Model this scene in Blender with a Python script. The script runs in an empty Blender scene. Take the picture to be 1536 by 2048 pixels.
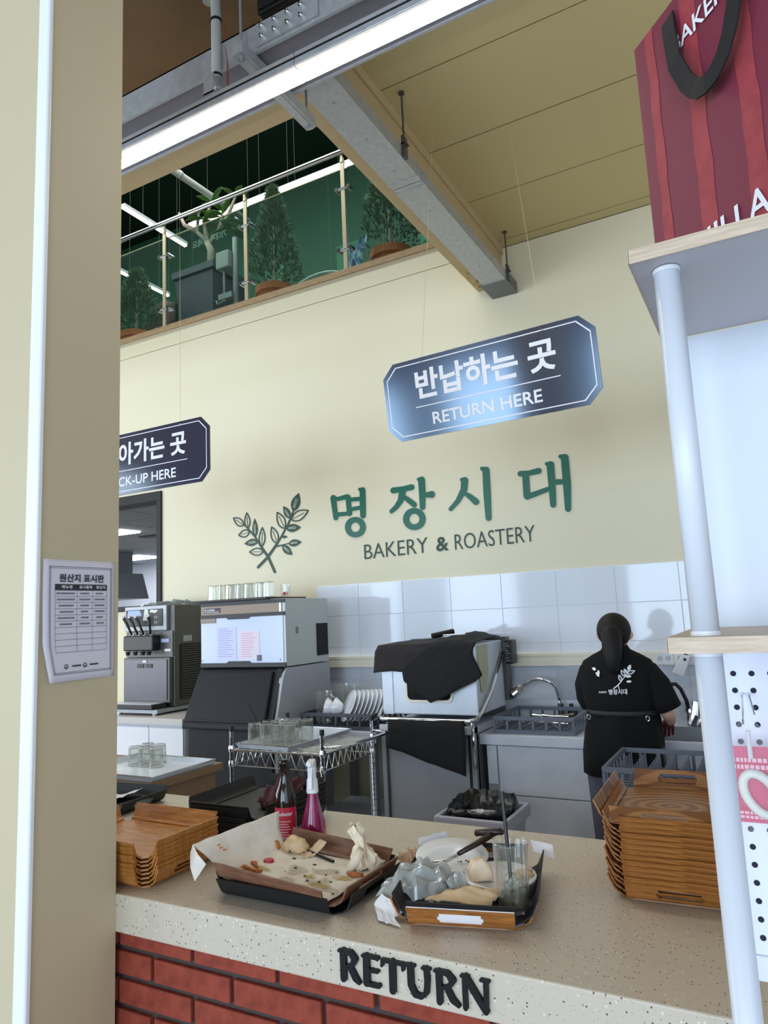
import bpy, bmesh, math, random
from math import pi, sin, cos, radians
from mathutils import Vector, Matrix
random.seed(7)
SC = bpy.context.scene
COL = SC.collection

# ------------------------------------------------------------------ camera
cd = bpy.data.cameras.new('camera')
cam = bpy.data.objects.new('camera', cd); COL.objects.link(cam); SC.camera = cam
cd.sensor_fit = 'VERTICAL'; cd.sensor_height = 24.0; cd.lens = 1423.83/2048*24.0
cd.clip_start = 0.02
YAW, PITCH, ROLL = -0.494122762, 0.144189134, -0.0460003818
_f = Vector((sin(YAW)*cos(PITCH), cos(YAW)*cos(PITCH), sin(PITCH)))
_r = Vector((cos(YAW), -sin(YAW), 0)); _u = _r.cross(_f)
_r2 = _r*cos(ROLL) + _u*sin(ROLL); _u2 = -_r*sin(ROLL) + _u*cos(ROLL)
M = Matrix((_r2, _u2, -_f)).transposed().to_4x4(); M.translation = Vector((0, 0, 1.6))
cam.matrix_world = M

# ------------------------------------------------------------------ light
def S(r, g, b):
    f = lambda c: (c/255/12.92) if c <= 10 else ((c/255+0.055)/1.055)**2.4
    return (f(r), f(g), f(b))
w = bpy.data.worlds.new('world'); SC.world = w; w.use_nodes = True
bg = w.node_tree.nodes['Background']; bg.inputs[0].default_value = (0.76, 0.87, 1.0, 1); bg.inputs[1].default_value = 0.5
def area(name, loc, rot, sx, sy, power, col):
    l = bpy.data.lights.new(name, 'AREA'); l.shape = 'RECTANGLE'; l.size = sx; l.size_y = sy
    l.energy = power; l.color = col
    o = bpy.data.objects.new(name, l); COL.objects.link(o); o.location = loc; o.rotation_euler = rot
    return o
# daylight through the glazed shop front behind the viewer
for x, wd in ((-10.3, 2.6), (-6.6, 1.9), (-2.6, 2.8), (1.2, 2.8)):
    area('daylight_front', (x, -7.5, 2.1), (radians(90), 0, 0), wd, 3.9, 24*wd*3.9, (0.64, 0.82, 1.0))
area('daylight_side', (-9.5, 0.6, 2.3), (radians(90), 0, radians(-80)), 4.5, 3.6, 200, (0.92, 0.97, 1.0))
area('daylight_upper', (-5.5, 2.6, 8.45), (radians(40), 0, 0), 9.0, 1.2, 300, (0.95, 1.0, 0.97))
area('fill_upper', (-6.0, 5.6, 8.55), (0, 0, 0), 9.0, 2.8, 290, (0.95, 1.0, 0.97))  # added fill lamp under the closed ceiling, brightens conifers and far wall
area('fill_right', (2.8, -3.2, 2.0), (radians(90), 0, radians(62)), 4.0, 3.4, 75, (0.76, 0.87, 1.0))  # added fill lamp with no source of its own, lifts the pillar's right face
SC.view_settings.view_transform = 'Standard'; SC.view_settings.look = 'None'
SC.view_settings.exposure = 0.06; SC.view_settings.gamma = 1.0
SC.view_settings.use_curve_mapping = False
SC.cycles.use_denoising = True
SC.cycles.max_bounces = 10; SC.cycles.transmission_bounces = 10; SC.cycles.transparent_max_bounces = 16
SC.cycles.caustics_refractive = False; SC.cycles.caustics_reflective = False
SC.cycles.sample_clamp_indirect = 6.0

# ------------------------------------------------------------------ materials
def mat(name, col, rough=0.5, metal=0.0, noise=None, bump=None, trans=0.0, alpha=1.0, emit=None, spec=None, col2=None, coat=0.0, aniso=None):
    m = bpy.data.materials.new(name); m.use_nodes = True
    nt = m.node_tree; b = nt.nodes['Principled BSDF']
    b.inputs['Base Color'].default_value = (*col, 1); b.inputs['Roughness'].default_value = rough
    b.inputs['Metallic'].default_value = metal; b.inputs['Transmission Weight'].default_value = trans
    b.inputs['Alpha'].default_value = alpha
    if coat: b.inputs['Coat Weight'].default_value = coat
    if spec is not None: b.inputs['Specular IOR Level'].default_value = spec
    if emit:
        b.inputs['Emission Color'].default_value = (*emit[0], 1); b.inputs['Emission Strength'].default_value = emit[1]
    if noise or bump:
        tc = nt.nodes.new('ShaderNodeTexCoord')
    if noise:                      # (scale, stretch xyz, detail)
        mp = nt.nodes.new('ShaderNodeMapping'); mp.inputs['Scale'].default_value = noise[1]
        nz = nt.nodes.new('ShaderNodeTexNoise'); nz.inputs['Scale'].default_value = noise[0]; nz.inputs['Detail'].default_value = 5
        rp = nt.nodes.new('ShaderNodeValToRGB')
        rp.color_ramp.elements[0].color = (*col, 1); rp.color_ramp.elements[1].color = (*(col2 or tuple(c*0.8 for c in col)), 1)
        rp.color_ramp.elements[0].position = 0.35; rp.color_ramp.elements[1].position = 0.65
        nt.links.new(tc.outputs['Object'], mp.inputs[0]); nt.links.new(mp.outputs[0], nz.inputs['Vector'])
        nt.links.new(nz.outputs[0], rp.inputs[0]); nt.links.new(rp.outputs[0], b.inputs['Base Color'])
    if bump:                       # (scale, strength, distance)
        n2 = nt.nodes.new('ShaderNodeTexNoise'); n2.inputs['Scale'].default_value = bump[0]; n2.inputs['Detail'].default_value = 4
        bp = nt.nodes.new('ShaderNodeBump'); bp.inputs['Strength'].default_value = bump[1]; bp.inputs['Distance'].default_value = bump[2]
        nt.links.new(tc.outputs['Object'], n2.inputs['Vector']); nt.links.new(n2.outputs[0], bp.inputs['Height'])
        nt.links.new(bp.outputs[0], b.inputs['Normal'])
    return m

def terrazzo(name, base, dark, light):
    m = mat(name, base, 0.35); nt = m.node_tree; b = nt.nodes['Principled BSDF']
    tc = nt.nodes.new('ShaderNodeTexCoord')
    last = None
    for sc, th, c, in ((150, 0.17, dark), (110, 0.15, light), (260, 0.16, tuple(x*0.55 for x in base))):
        v = nt.nodes.new('ShaderNodeTexVoronoi'); v.inputs['Scale'].default_value = sc
        nt.links.new(tc.outputs['Object'], v.inputs['Vector'])
        sp = nt.nodes.new('ShaderNodeSeparateColor'); nt.links.new(v.outputs['Color'], sp.inputs[0])
        a = nt.nodes.new('ShaderNodeMath'); a.operation = 'LESS_THAN'; a.inputs[1].default_value = 0.26
        nt.links.new(v.outputs['Distance'], a.inputs[0])
        g = nt.nodes.new('ShaderNodeMath'); g.operation = 'LESS_THAN'; g.inputs[1].default_value = th
        nt.links.new(sp.outputs[0], g.inputs[0])
        mu = nt.nodes.new('ShaderNodeMath'); mu.operation = 'MULTIPLY'
        nt.links.new(a.outputs[0], mu.inputs[0]); nt.links.new(g.outputs[0], mu.inputs[1])
        mx = nt.nodes.new('ShaderNodeMix'); mx.data_type = 'RGBA'
        nt.links.new(mu.outputs[0], mx.inputs[0])
        if last is None: mx.inputs[6].default_value = (*base, 1)
        else: nt.links.new(last, mx.inputs[6])
        mx.inputs[7].default_value = (*c, 1); last = mx.outputs[2]
    nt.links.new(last, b.inputs['Base Color'])
    return m

def wood(name, c1, c2, scale=1.0, axis=(1, 12, 12), rough=0.45, rings=False):
    m = mat(name, c1, rough); nt = m.node_tree; b = nt.nodes['Principled BSDF']
    tc = nt.nodes.new('ShaderNodeTexCoord'); mp = nt.nodes.new('ShaderNodeMapping')
    mp.inputs['Scale'].default_value = axis
    nt.links.new(tc.outputs['Object'], mp.inputs[0])
    if rings:
        wv = nt.nodes.new('ShaderNodeTexWave'); wv.wave_type = 'RINGS'; wv.rings_direction = 'Z'
        wv.inputs['Scale'].default_value = 13*scale; wv.inputs['Distortion'].default_value = 2.2; wv.inputs['Detail'].default_value = 2
        wv.inputs['Detail Scale'].default_value = 1.2
        nt.links.new(mp.outputs[0], wv.inputs['Vector']); fac = wv.outputs['Fac']
    else:
        nz = nt.nodes.new('ShaderNodeTexNoise'); nz.inputs['Scale'].default_value = 9*scale; nz.inputs['Detail'].default_value = 6
        nz.inputs['Distortion'].default_value = 0.6
        nt.links.new(mp.outputs[0], nz.inputs['Vector']); fac = nz.outputs[0]
    rp = nt.nodes.new('ShaderNodeValToRGB'); rp.color_ramp.elements[0].color = (*c1, 1); rp.color_ramp.elements[1].color = (*c2, 1)
    rp.color_ramp.elements[0].position = 0.36; rp.color_ramp.elements[1].position = 0.64
    nt.links.new(fac, rp.inputs[0]); nt.links.new(rp.outputs[0], b.inputs['Base Color'])
    return m

WALL = mat('cream_paint', S(224, 215, 187), 0.5, bump=(18, 0.05, 0.01))
WALLW = mat('white_paint', S(226, 226, 220), 0.6)
CEIL = mat('ceiling_paint', S(204, 186, 136), 0.6, bump=(9, 0.1, 0.01))
BEAM = mat('beam_paint', S(196, 172, 132), 0.6)
PILF = mat('pillar_paint', S(202, 188, 156), 0.6, bump=(14, 0.05, 0.01))
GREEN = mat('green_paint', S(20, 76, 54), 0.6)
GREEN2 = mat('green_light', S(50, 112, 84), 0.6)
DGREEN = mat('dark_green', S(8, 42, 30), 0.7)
TILE = mat('glazed_tile', S(222, 228, 240), 0.07)
GROUT = mat('grout', S(225, 228, 232), 0.7)
GALV = mat('galvanised_steel', S(188, 190, 194), 0.45, 0.5, noise=(34, (1, 1, 1)), col2=S(176, 178, 183))
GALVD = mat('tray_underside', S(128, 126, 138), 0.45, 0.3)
STEEL = mat('stainless_steel', S(222, 228, 238), 0.36, 0.22, noise=(5, (1, 1, 1)), col2=S(208, 215, 227))
STEELD = mat('dull_steel', S(158, 162, 168), 0.42, 0.45)
CHROME = mat('chrome', S(215, 217, 222), 0.12, 1.0)
DSTEEL = mat('dark_steel', S(88, 88, 86), 0.38, 0.5)
BLACK = mat('black_plastic', S(18, 18, 20), 0.38)
BLACKM = mat('matt_black', S(13, 13, 15), 0.6)
CHAR = mat('charcoal_plastic', S(24, 25, 32), 0.55, spec=.3)
CLOTH = mat('black_cloth', S(17, 17, 20), 0.9, bump=(60, 0.25, 0.004))
CLOTHB = mat('brown_black_cloth', S(36, 31, 33), 0.9, bump=(60, 0.25, 0.004))
WHITE = mat('white_plastic', S(228, 230, 236), 0.35)
PORC = mat('porcelain', S(236, 238, 244), 0.12, coat=0.3)
PAPER = mat('paper', S(232, 230, 232), 0.8)
PAPERG = mat('greaseproof_paper', S(232, 226, 216), 0.7, noise=(26, (1, 1, 1)), col2=S(222, 212, 198))
def thin(name, tint, refl=(0.95, 0.97, 1.0), rough=0.02, ior=1.5, haze=None, hazef=0.0):
    # thin clear sheet: straight-through light plus a fresnel reflection
    m = bpy.data.materials.new(name); m.use_nodes = True; nt = m.node_tree; nt.nodes.clear()
    out = nt.nodes.new('ShaderNodeOutputMaterial'); tr = nt.nodes.new('ShaderNodeBsdfTransparent'); gl = nt.nodes.new('ShaderNodeBsdfGlossy')
    lw = nt.nodes.new('ShaderNodeLayerWeight'); lw.inputs['Blend'].default_value = 0.5
    pw = nt.nodes.new('ShaderNodeMath'); pw.operation = 'POWER'; pw.inputs[1].default_value = 2.3
    fr = nt.nodes.new('ShaderNodeMath'); fr.operation = 'MULTIPLY_ADD'; fr.inputs[1].default_value = 0.85; fr.inputs[2].default_value = 0.045*(ior/1.5)
    nt.links.new(lw.outputs['Facing'], pw.inputs[0]); nt.links.new(pw.outputs[0], fr.inputs[0]); mx = nt.nodes.new('ShaderNodeMixShader')
    tr.inputs[0].default_value = (*tint, 1); gl.inputs['Color'].default_value = (*refl, 1); gl.inputs['Roughness'].default_value = rough
    src = tr.outputs[0]
    if haze:
        df = nt.nodes.new('ShaderNodeBsdfTranslucent'); df2 = nt.nodes.new('ShaderNodeBsdfDiffuse'); ad = nt.nodes.new('ShaderNodeMixShader'); m2 = nt.nodes.new('ShaderNodeMixShader')
        df.inputs[0].default_value = (*haze, 1); df2.inputs[0].default_value = (*haze, 1); ad.inputs[0].default_value = 0.6
        nt.links.new(df.outputs[0], ad.inputs[1]); nt.links.new(df2.outputs[0], ad.inputs[2])
        m2.inputs[0].default_value = hazef; nt.links.new(src, m2.inputs[1]); nt.links.new(ad.outputs[0], m2.inputs[2]); src = m2.outputs[0]
    nt.links.new(fr.outputs[0], mx.inputs[0]); nt.links.new(src, mx.inputs[1]); nt.links.new(gl.outputs[0], mx.inputs[2]); nt.links.new(mx.outputs[0], out.inputs[0])
    return m
GLASS = thin('clear_glass', (0.95, 0.955, 0.94), ior=1.55, haze=(0.92, 0.91, 0.86), hazef=0.05)
RIMG = thin('glass_rim', (0.9, 0.9, 0.86), haze=S(226, 222, 200), hazef=.55)
PANE = thin('balustrade_glass', (0.84, 0.95, 0.91), ior=1.5)
FROST = thin('frosted_plastic', (0.9, 0.93, 0.95), rough=.3, haze=S(220, 226, 232), hazef=.45)
TRAYW = wood('tray_wood', S(172, 112, 54), S(132, 80, 36), 1.0, (14, 2, 14), 0.4)
TRAYR = wood('tray_wood_rings', S(160, 110, 66), S(120, 76, 42), 1.0, (1.0, 0.7, 0.01), 0.42, rings=True)
TRAYO = wood('tray_wood_oak', S(196, 136, 68), S(160, 100, 46), 1.0, (2, 14, 14), 0.4)
TRAYD = wood('tray_wood_dark', S(132, 92, 70), S(104, 68, 50), 1.0, (2, 14, 14), 0.45)
PLANKW = wood('plank_veneer', S(212, 192, 170), S(192, 168, 144), 1.0, (2, 26, 26), 0.5)
SIGN = mat('sign_board', S(32, 31, 58), 0.14, spec=0.9); SIGN.node_tree.nodes['Principled BSDF'].inputs['IOR'].default_value = 1.8; SIGN.node_tree.nodes['Principled BSDF'].inputs['Specular Tint'].default_value = (0.62, 0.80, 1.0, 1)
LET_W = mat('white_print', S(232, 232, 238), 0.5)
LET_G = mat('green_letter', S(14, 96, 76), 0.35)
LET_DG = mat('dark_green_letter', S(6, 54, 36), 0.4)
LET_K = mat('black_letter', S(9, 9, 12), 0.5, spec=.3)
TOPM = terrazzo('worktop_stone', S(204, 192, 174), S(92, 78, 70), S(228, 218, 206))
FRONTM = terrazzo('worktop_front_stone', S(200, 200, 206), S(72, 72, 84), S(232, 232, 236))
BRICK = mat('brick', S(152, 66, 46), 0.85, noise=(30, (1, 1, 1)), col2=S(130, 50, 36), bump=(120, 0.4, 0.003))
MORTAR = mat('mortar', S(70, 62, 60), 0.95)
SKIN = mat('skin', S(214, 164, 140), 0.5)
HAIR = mat('black_hair', S(15, 12, 12), 0.62, noise=(30, (14, 14, 1)), col2=S(27, 22, 22), spec=.3)
DIFF = mat('light_diffuser', (1, 1, 1), 0.5, emit=((1.0, 0.92, 0.80), 27.0))
DIFF2 = mat('upper_light_diffuser', (1, 1, 1), 0.5, emit=((1.0, 0.95, 0.84), 3.5))
PANL = mat('panel_light', (1, 1, 1), 0.5, emit=((0.95, 0.98, 1.0), 16.0))
TERRA = mat('terracotta', S(220, 122, 80), 0.75)
LEAFM = mat('leaf_green', S(64, 112, 48), 0.5, noise=(6, (1, 1, 1)), col2=S(96, 140, 62))
CONIF = mat('conifer_green', S(112, 138, 108), 0.7, noise=(5, (1, 1, 1)), col2=S(78, 110, 84))
BARK = mat('grey_bark', S(168, 158, 142), 0.85, bump=(20, 0.3, 0.01))
GPLAST = mat('grey_crate_plastic', S(104, 110, 124), 0.45)
GBIN = mat('grey_bin_plastic', S(176, 178, 192), 0.45)
CREAMP = mat('cream_plastic', S(238, 232, 214), 0.45)
MAROON = mat('maroon_cloth', S(70, 22, 34), 0.85, bump=(30, 0.3, 0.01))

# ------------------------------------------------------------------ mesh builder
ROOTM = {}
class MB:
    def __init__(self): self.v = []; self.f = []
    def add(self, vs, fs):
        o = len(self.v); self.v += [tuple(p) for p in vs]; self.f += [tuple(i+o for i in q) for q in fs]; return self
    def box(self, x0, y0, z0, x1, y1, z1):
        return self.add([(x0,y0,z0),(x1,y0,z0),(x1,y1,z0),(x0,y1,z0),(x0,y0,z1),(x1,y0,z1),(x1,y1,z1),(x0,y1,z1)],
                        [(0,3,2,1),(4,5,6,7),(0,1,5,4),(1,2,6,5),(2,3,7,6),(3,0,4,7)])
    def hexa(self, a, b):          # two quads (lists of 4 points), a below b
        return self.add(list(a)+list(b), [(0,3,2,1),(4,5,6,7),(0,1,5,4),(1,2,6,5),(2,3,7,6),(3,0,4,7)])
    def tube(self, pts, r, n=8, closed=False, cap=True):
        pts = [Vector(p) for p in pts]; k = len(pts); rs = r if isinstance(r, (list, tuple)) else [r]*k
        ref = Vector((0.13, 0.31, 0.94)); rings = []
        up = None
        for i, p in enumerate(pts):
            a = pts[(i-1) % k] if (closed or i > 0) else p; b = pts[(i+1) % k] if (closed or i < k-1) else p
            t = (b-a).normalized() if (b-a).length > 1e-9 else Vector((0, 0, 1))
            if up is None:
                up = t.cross(ref if abs(t.dot(ref)) < 0.95 else Vector((1, 0, 0))).normalized()
            up = (up - t*up.dot(t)); up = up.normalized() if up.length > 1e-6 else t.orthogonal().normalized()
            s = t.cross(up)
            rings.append([p + (up*cos(2*pi*j/n) + s*sin(2*pi*j/n))*rs[i] for j in range(n)])
        vs = [q for ring in rings for q in ring]; fs = []
        for i in range(k if closed else k-1):
            for j in range(n):
                a = i*n+j; b = i*n+(j+1) % n; c = ((i+1) % k)*n+(j+1) % n; d = ((i+1) % k)*n+j
                fs.append((a, b, c, d))
        if not closed and cap:
            fs.append(tuple(range(n-1, -1, -1))); fs.append(tuple((k-1)*n+j for j in range(n)))
        return self.add(vs, fs)
    def lathe(self, cx, cy, prof, n=20, sx=1.0, sy=1.0):
        vs = []; fs = []; k = len(prof)
        for r, z in prof:
            for j in range(n): vs.append((cx+sx*r*cos(2*pi*j/n), cy+sy*r*sin(2*pi*j/n), z))
        for i in range(k-1):
            for j in range(n):
                fs.append((i*n+j, i*n+(j+1) % n, (i+1)*n+(j+1) % n, (i+1)*n+j))
        fs.append(tuple(range(n-1, -1, -1))); fs.append(tuple((k-1)*n+j for j in range(n)))
        return self.add(vs, fs)
    def prism(self, poly, axis, a, b):   # poly in the plane across axis; x:(y,z) y:(x,z) z:(x,y)
        def p3(q, h):
            return {'x': (h, q[0], q[1]), 'y': (q[0], h, q[1]), 'z': (q[0], q[1], h)}[axis]
        n = len(poly); vs = [p3(q, a) for q in poly] + [p3(q, b) for q in poly]
        fs = [tuple(range(n)), tuple(range(2*n-1, n-1, -1))] + [(i, i+n, (i+1) % n+n, (i+1) % n) for i in range(n)]
        return self.add(vs, fs)
    def strokes(self, sts, y, t):        # brush strokes [(x,z,width)] as raised flat lettering facing -Y
        q = 0
        for s in sts:
            for (x, z, wd) in s:
                q += 1; t = t+2e-5
                self.prism([(x+wd/2*cos(2*pi*i/12), z+wd/2*sin(2*pi*i/12)) for i in range(12)], 'y', y-t, y)
            for (x0, z0, w0), (x1, z1, w1) in zip(s, s[1:]):
                t = t+2e-5
                dx, dz = x1-x0, z1-z0; L = math.hypot(dx, dz) or 1; nx, nz = -dz/L, dx/L
                self.prism([(x0+nx*w0/2, z0+nz*w0/2), (x0-nx*w0/2, z0-nz*w0/2), (x1-nx*w1/2, z1-nz*w1/2), (x1+nx*w1/2, z1+nz*w1/2)], 'y', y-t, y)
        return self
    def grid(self, rows, skip=()):       # rows of points -> open sheet
        k = len(rows); n = len(rows[0]); vs = [p for r in rows for p in r]
        fs = [(i*n+j, i*n+j+1, (i+1)*n+j+1, (i+1)*n+j) for i in range(k-1) for j in range(n-1) if (i, j) not in skip]
        return self.add(vs, fs)
    def ball(self, c, r, n=12, k=8, sc=(1, 1, 1)):
        pr = [(max(1e-4, sin(pi*i/k)), -cos(pi*i/k)) for i in range(k+1)]
        m = MB(); m.lathe(0, 0, pr, n)
        return self.add([(c[0]+r*sc[0]*x, c[1]+r*sc[1]*y, c[2]+r*sc[2]*z) for x, y, z in m.v], m.f)
    def moved(self, mtx):
        self.v = [tuple(mtx @ Vector(p)) for p in self.v]; return self
    def build(self, name, m, parent=None, smooth=False, bevel=0, solid=0, local=False, seg=2, sub=0, loc=None, rot=None):
        me = bpy.data.meshes.new(name)
        vs = self.v
        if parent is not None and not local:
            r = parent
            while r.parent: r = r.parent
            inv = ROOTM.get(r.name, Matrix()).inverted(); vs = [tuple(inv @ Vector(p)) for p in vs]
        elif parent is None and loc is not None and not local:
            inv = (Matrix.Translation(loc) @ Matrix.Rotation(rot or 0, 4, 'Z')).inverted(); vs = [tuple(inv @ Vector(p)) for p in vs]
        me.from_pydata(vs, [], self.f); me.update()
        bm = bmesh.new(); bm.from_mesh(me)
        bmesh.ops.recalc_face_normals(bm, faces=bm.faces)
        if solid:
            bmesh.ops.solidify(bm, geom=bm.faces[:], thickness=solid)
        bm.to_mesh(me); bm.free()
        o = bpy.data.objects.new(name, me); COL.objects.link(o)
        for q in (m if isinstance(m, (list, tuple)) else [m]): me.materials.append(q)
        if smooth:
            for p in me.polygons: p.use_smooth = True
        if bevel:
            bv = o.modifiers.new('bevel', 'BEVEL'); bv.width = bevel; bv.segments = seg; bv.limit_method = 'ANGLE'; bv.angle_limit = radians(40)
        if sub:
            sb = o.modifiers.new('sub', 'SUBSURF'); sb.levels = sub; sb.render_levels = sub
        if parent is not None: o.parent = parent
        elif loc is not None:
            o.location = loc; o.rotation_euler = (0, 0, rot or 0); ROOTM[o.name] = Matrix.Translation(loc) @ Matrix.Rotation(rot or 0, 4, 'Z')
        return o

def tag(o, label, cat, group=None):
    o['label'] = label; o['category'] = cat
    if group: o['group'] = group
    return o
def struct(o, label=None, cat=None):
    o['kind'] = 'structure'
    if label: o['label'] = label
    if cat: o['category'] = cat
    return o
def thing(name, label, cat, loc=(0, 0, 0), rot=0, group=None, tilt=0):
    o = bpy.data.objects.new(name, None); COL.objects.link(o); o.empty_display_size = 0.05
    o.location = loc; o.rotation_euler = (tilt, 0, rot)
    ROOTM[o.name] = Matrix.Translation(loc) @ Matrix.Rotation(rot, 4, 'Z') @ Matrix.Rotation(tilt, 4, 'X')
    return tag(o, label, cat, group)
def copy_tree(o, parent=None):
    c = o.copy(); COL.objects.link(c)
    if parent is not None: c.parent = parent
    for ch in list(o.children): copy_tree(ch, c)
    return c
def text(name, s, m, parent, org, xd, zd, h, bold=0.0, width=None, align='LEFT', depth=0.0006, space=1.0, words=False):
    """lettering as a thin mesh: org = baseline start, xd/zd reading and up directions, h = cap height"""
    c = bpy.data.curves.new('tmp', 'FONT'); c.body = s; c.size = 1; c.offset = bold; c.extrude = 0.0; c.resolution_u = 3
    c.align_x = align; c.space_character = space
    t = bpy.data.objects.new('tmp', c); COL.objects.link(t)
    bpy.context.view_layer.update()
    me = bpy.data.meshes.new_from_object(t.evaluated_get(bpy.context.evaluated_depsgraph_get()))
    bpy.data.objects.remove(t); bpy.data.curves.remove(c)
    xs = [v.co.x for v in me.vertices]; k = h/0.69; kx = k
    if width: kx = width/(max(xs)-min(xs))
    x0 = min(xs) if align == 'LEFT' else (0 if align == 'CENTER' else max(xs))
    xd = Vector(xd).normalized(); zd = Vector(zd).normalized(); nd = xd.cross(zd)
    mb = MB(); org = Vector(org)
    vs = [org + xd*((v.co.x-x0)*kx) + zd*(v.co.y*k) + nd*depth for v in me.vertices]
    fs = [tuple(p.vertices) for p in me.polygons]; xv = [v.co.x for v in me.vertices]; bpy.data.meshes.remove(me)
    if words:                       # one mesh per word, cut at the widest gap
        sp = sorted((min(xv[i] for i in f), max(xv[i] for i in f)) for f in fs); run = sp[0][1]; best = (0, 0)
        for a, b in sp:
            if a-run > best[0]: best = (a-run, (a+run)/2)
            run = max(run, b)
        out = []
        for side in (0, 1):
            keep = [f for f in fs if (xv[f[0]] > best[1]) == bool(side)]; ids = sorted({i for f in keep for i in f}); mp = {i: k for k, i in enumerate(ids)}
            w2 = MB(); w2.add([vs[i] for i in ids], [tuple(mp[i] for i in f) for f in keep]); out.append(w2.build(name, m, parent))
        return out
    mb.add(vs, fs)
    return mb.build(name, m, parent)
def lerp(a, b, t): return tuple(a[i]+(b[i]-a[i])*t for i in range(len(a)))
def sheet(rows, nu, nv, amp=0.0, seed=0, fold=0.0, ff=9.0):
    """a draped sheet through polylines of 3-D points (rows), resampled nu x nv with wrinkles"""
    rnd = random.Random(seed); ph = [rnd.uniform(0, 6.28) for _ in range(8)]
    def along(pl, t):
        q = t*(len(pl)-1); i = min(int(q), len(pl)-2); return lerp(pl[i], pl[i+1], q-i)
    out = []
    for a in range(nv+1):
        row = []
        for b in range(nu+1):
            u = b/nu; v = a/nv
            col = [along(r, u) for r in rows]; p = along(col, v)
            d = amp*(sin(u*17+ph[0]+v*3)+sin(v*13+ph[1]+u*5)+0.6*sin((u+v)*29+ph[2])) + fold*sin(u*ff+ph[3])*v
            row.append((p[0]+0.25*d*sin(ph[4]), p[1]-abs(d)*0.6, p[2]+d*0.7))
        out.append(row)
    return out
def arc(c, r, a0, a1, n, pl='xz'):
    o = []
    for i in range(n+1):
        a = a0+(a1-a0)*i/n; u, v = r*cos(a), r*sin(a)
        o.append((c[0]+u, c[1], c[2]+v) if pl == 'xz' else ((c[0], c[1]+u, c[2]+v) if pl == 'yz' else (c[0]+u, c[1]+v, c[2])))
    return o
# ------------------------------------------------------------------ large structure
struct(MB().box(-14, -8, -0.1, 3, 12, 0).build('floor', mat('kitchen_floor', S(208, 206, 204), 0.35, noise=(3, (1, 1, 1)), col2=S(196, 195, 194))))
wall = MB()
wall.box(-12, 4.95, 0, -6.6, 5.12, 4.326); wall.box(-6.6, 4.95, 0, -5.09, 5.12, 1.75)
wall.box(-6.6, 4.95, 2.89, -5.09, 5.12, 4.326); wall.box(-5.09, 4.95, 0, 3, 5.12, 4.326)
wall = struct(wall.build('wall_back', WALL))
struct(MB().box(-12, 4.951, 4.333, -1.7, 5.12, 4.497).build('wall_upper', WALL))
# glazed tiles of the splashback, one by one (0.40 x 0.25)
tile_me = None
for i in range(10):
    for j in range(5):
        x0 = -3.331+0.4*i; z0 = 1.611-0.25*j
        if x0 > 0.5: continue
        if tile_me is None:
            t = MB().box(0.0015, 0, 0.0015, 0.3985, 0.008, 0.2485).build('tile', TILE, wall, local=True, bevel=0.0015, seg=1); tile_me = t
        else:
            t = tile_me.copy(); COL.objects.link(t); t.parent = wall
        t.location = (x0+random.uniform(-.0004, .0004), 4.941+random.uniform(0, .0012), z0)
        t.rotation_euler = (random.uniform(-.002, .002), 0, random.uniform(-.002, .002))
MB().box(-3.333, 4.946, 0.6, 0.7, 4.952, 1.862).build('grout_bed', GROUT, wall)
struct(MB().box(-12, 4.93, 4.497, -1.7, 5.14, 4.548).build('trim_1', wood('ledge_wood', S(176, 150, 116), S(150, 124, 92), 1, (2, 20, 20))), )
# pillar at the left; a white strip paints the window highlight on its corner
struct(MB().box(-1.98, 1.075, 0, -1.51, 1.3145, 4.326).build('pillar', PILF))
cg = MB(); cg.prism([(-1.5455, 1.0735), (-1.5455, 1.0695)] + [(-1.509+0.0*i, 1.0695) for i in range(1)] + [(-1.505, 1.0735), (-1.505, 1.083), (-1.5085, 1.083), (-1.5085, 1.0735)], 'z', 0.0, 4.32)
struct(cg.build('pillar_highlight', mat('corner_highlight', S(244, 246, 248), 0.3), bevel=0.0015))
# ceiling of painted deck panels with open joints
ceil = struct(MB().box(-1.56, 2.30, 4.36, 3, 5.12, 4.45).build('ceiling', mat('joint_shadow', S(60, 52, 36), 0.9)))
for a, b in ((2.30, 3.020), (3.030, 3.625), (3.637, 4.240), (4.252, 4.838), (4.850, 4.95)):
    MB().box(-1.55, a, 4.33, 3, b, 4.362).build('ceiling_panel', CEIL, ceil)
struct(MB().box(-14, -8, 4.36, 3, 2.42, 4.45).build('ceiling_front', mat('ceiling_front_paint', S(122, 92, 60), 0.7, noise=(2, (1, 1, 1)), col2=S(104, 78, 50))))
# painted beams
b1 = MB(); b1.box(-1.753, 2.30, 4.030, -1.548, 4.95, 4.36); b1.box(-1.548, 2.30, 4.27, -1.535, 4.95, 4.335)
b1.box(-12, 2.40, 4.032, -1.753, 2.625, 4.40)
struct(b1.build('beam', BEAM))
# rough plaster patch where the beam meets the wall
pp = MB(); rr = random.Random(3)
for k in range(26):
    x = rr.choice((rr.uniform(-1.745, -1.70), rr.uniform(-1.61, -1.575))); y = rr.uniform(4.60, 4.88)
    pp.ball((x, y, 4.029), rr.uniform(.008, .02), 6, 4, (1.2, 1.3, .5))
pp.box(-1.752, 4.545, 4.024, -1.55, 4.55, 4.031)
pl = pp.build('plaster_patch', mat('rough_foam', S(196, 168, 108), 0.9)); struct(pl)
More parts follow.
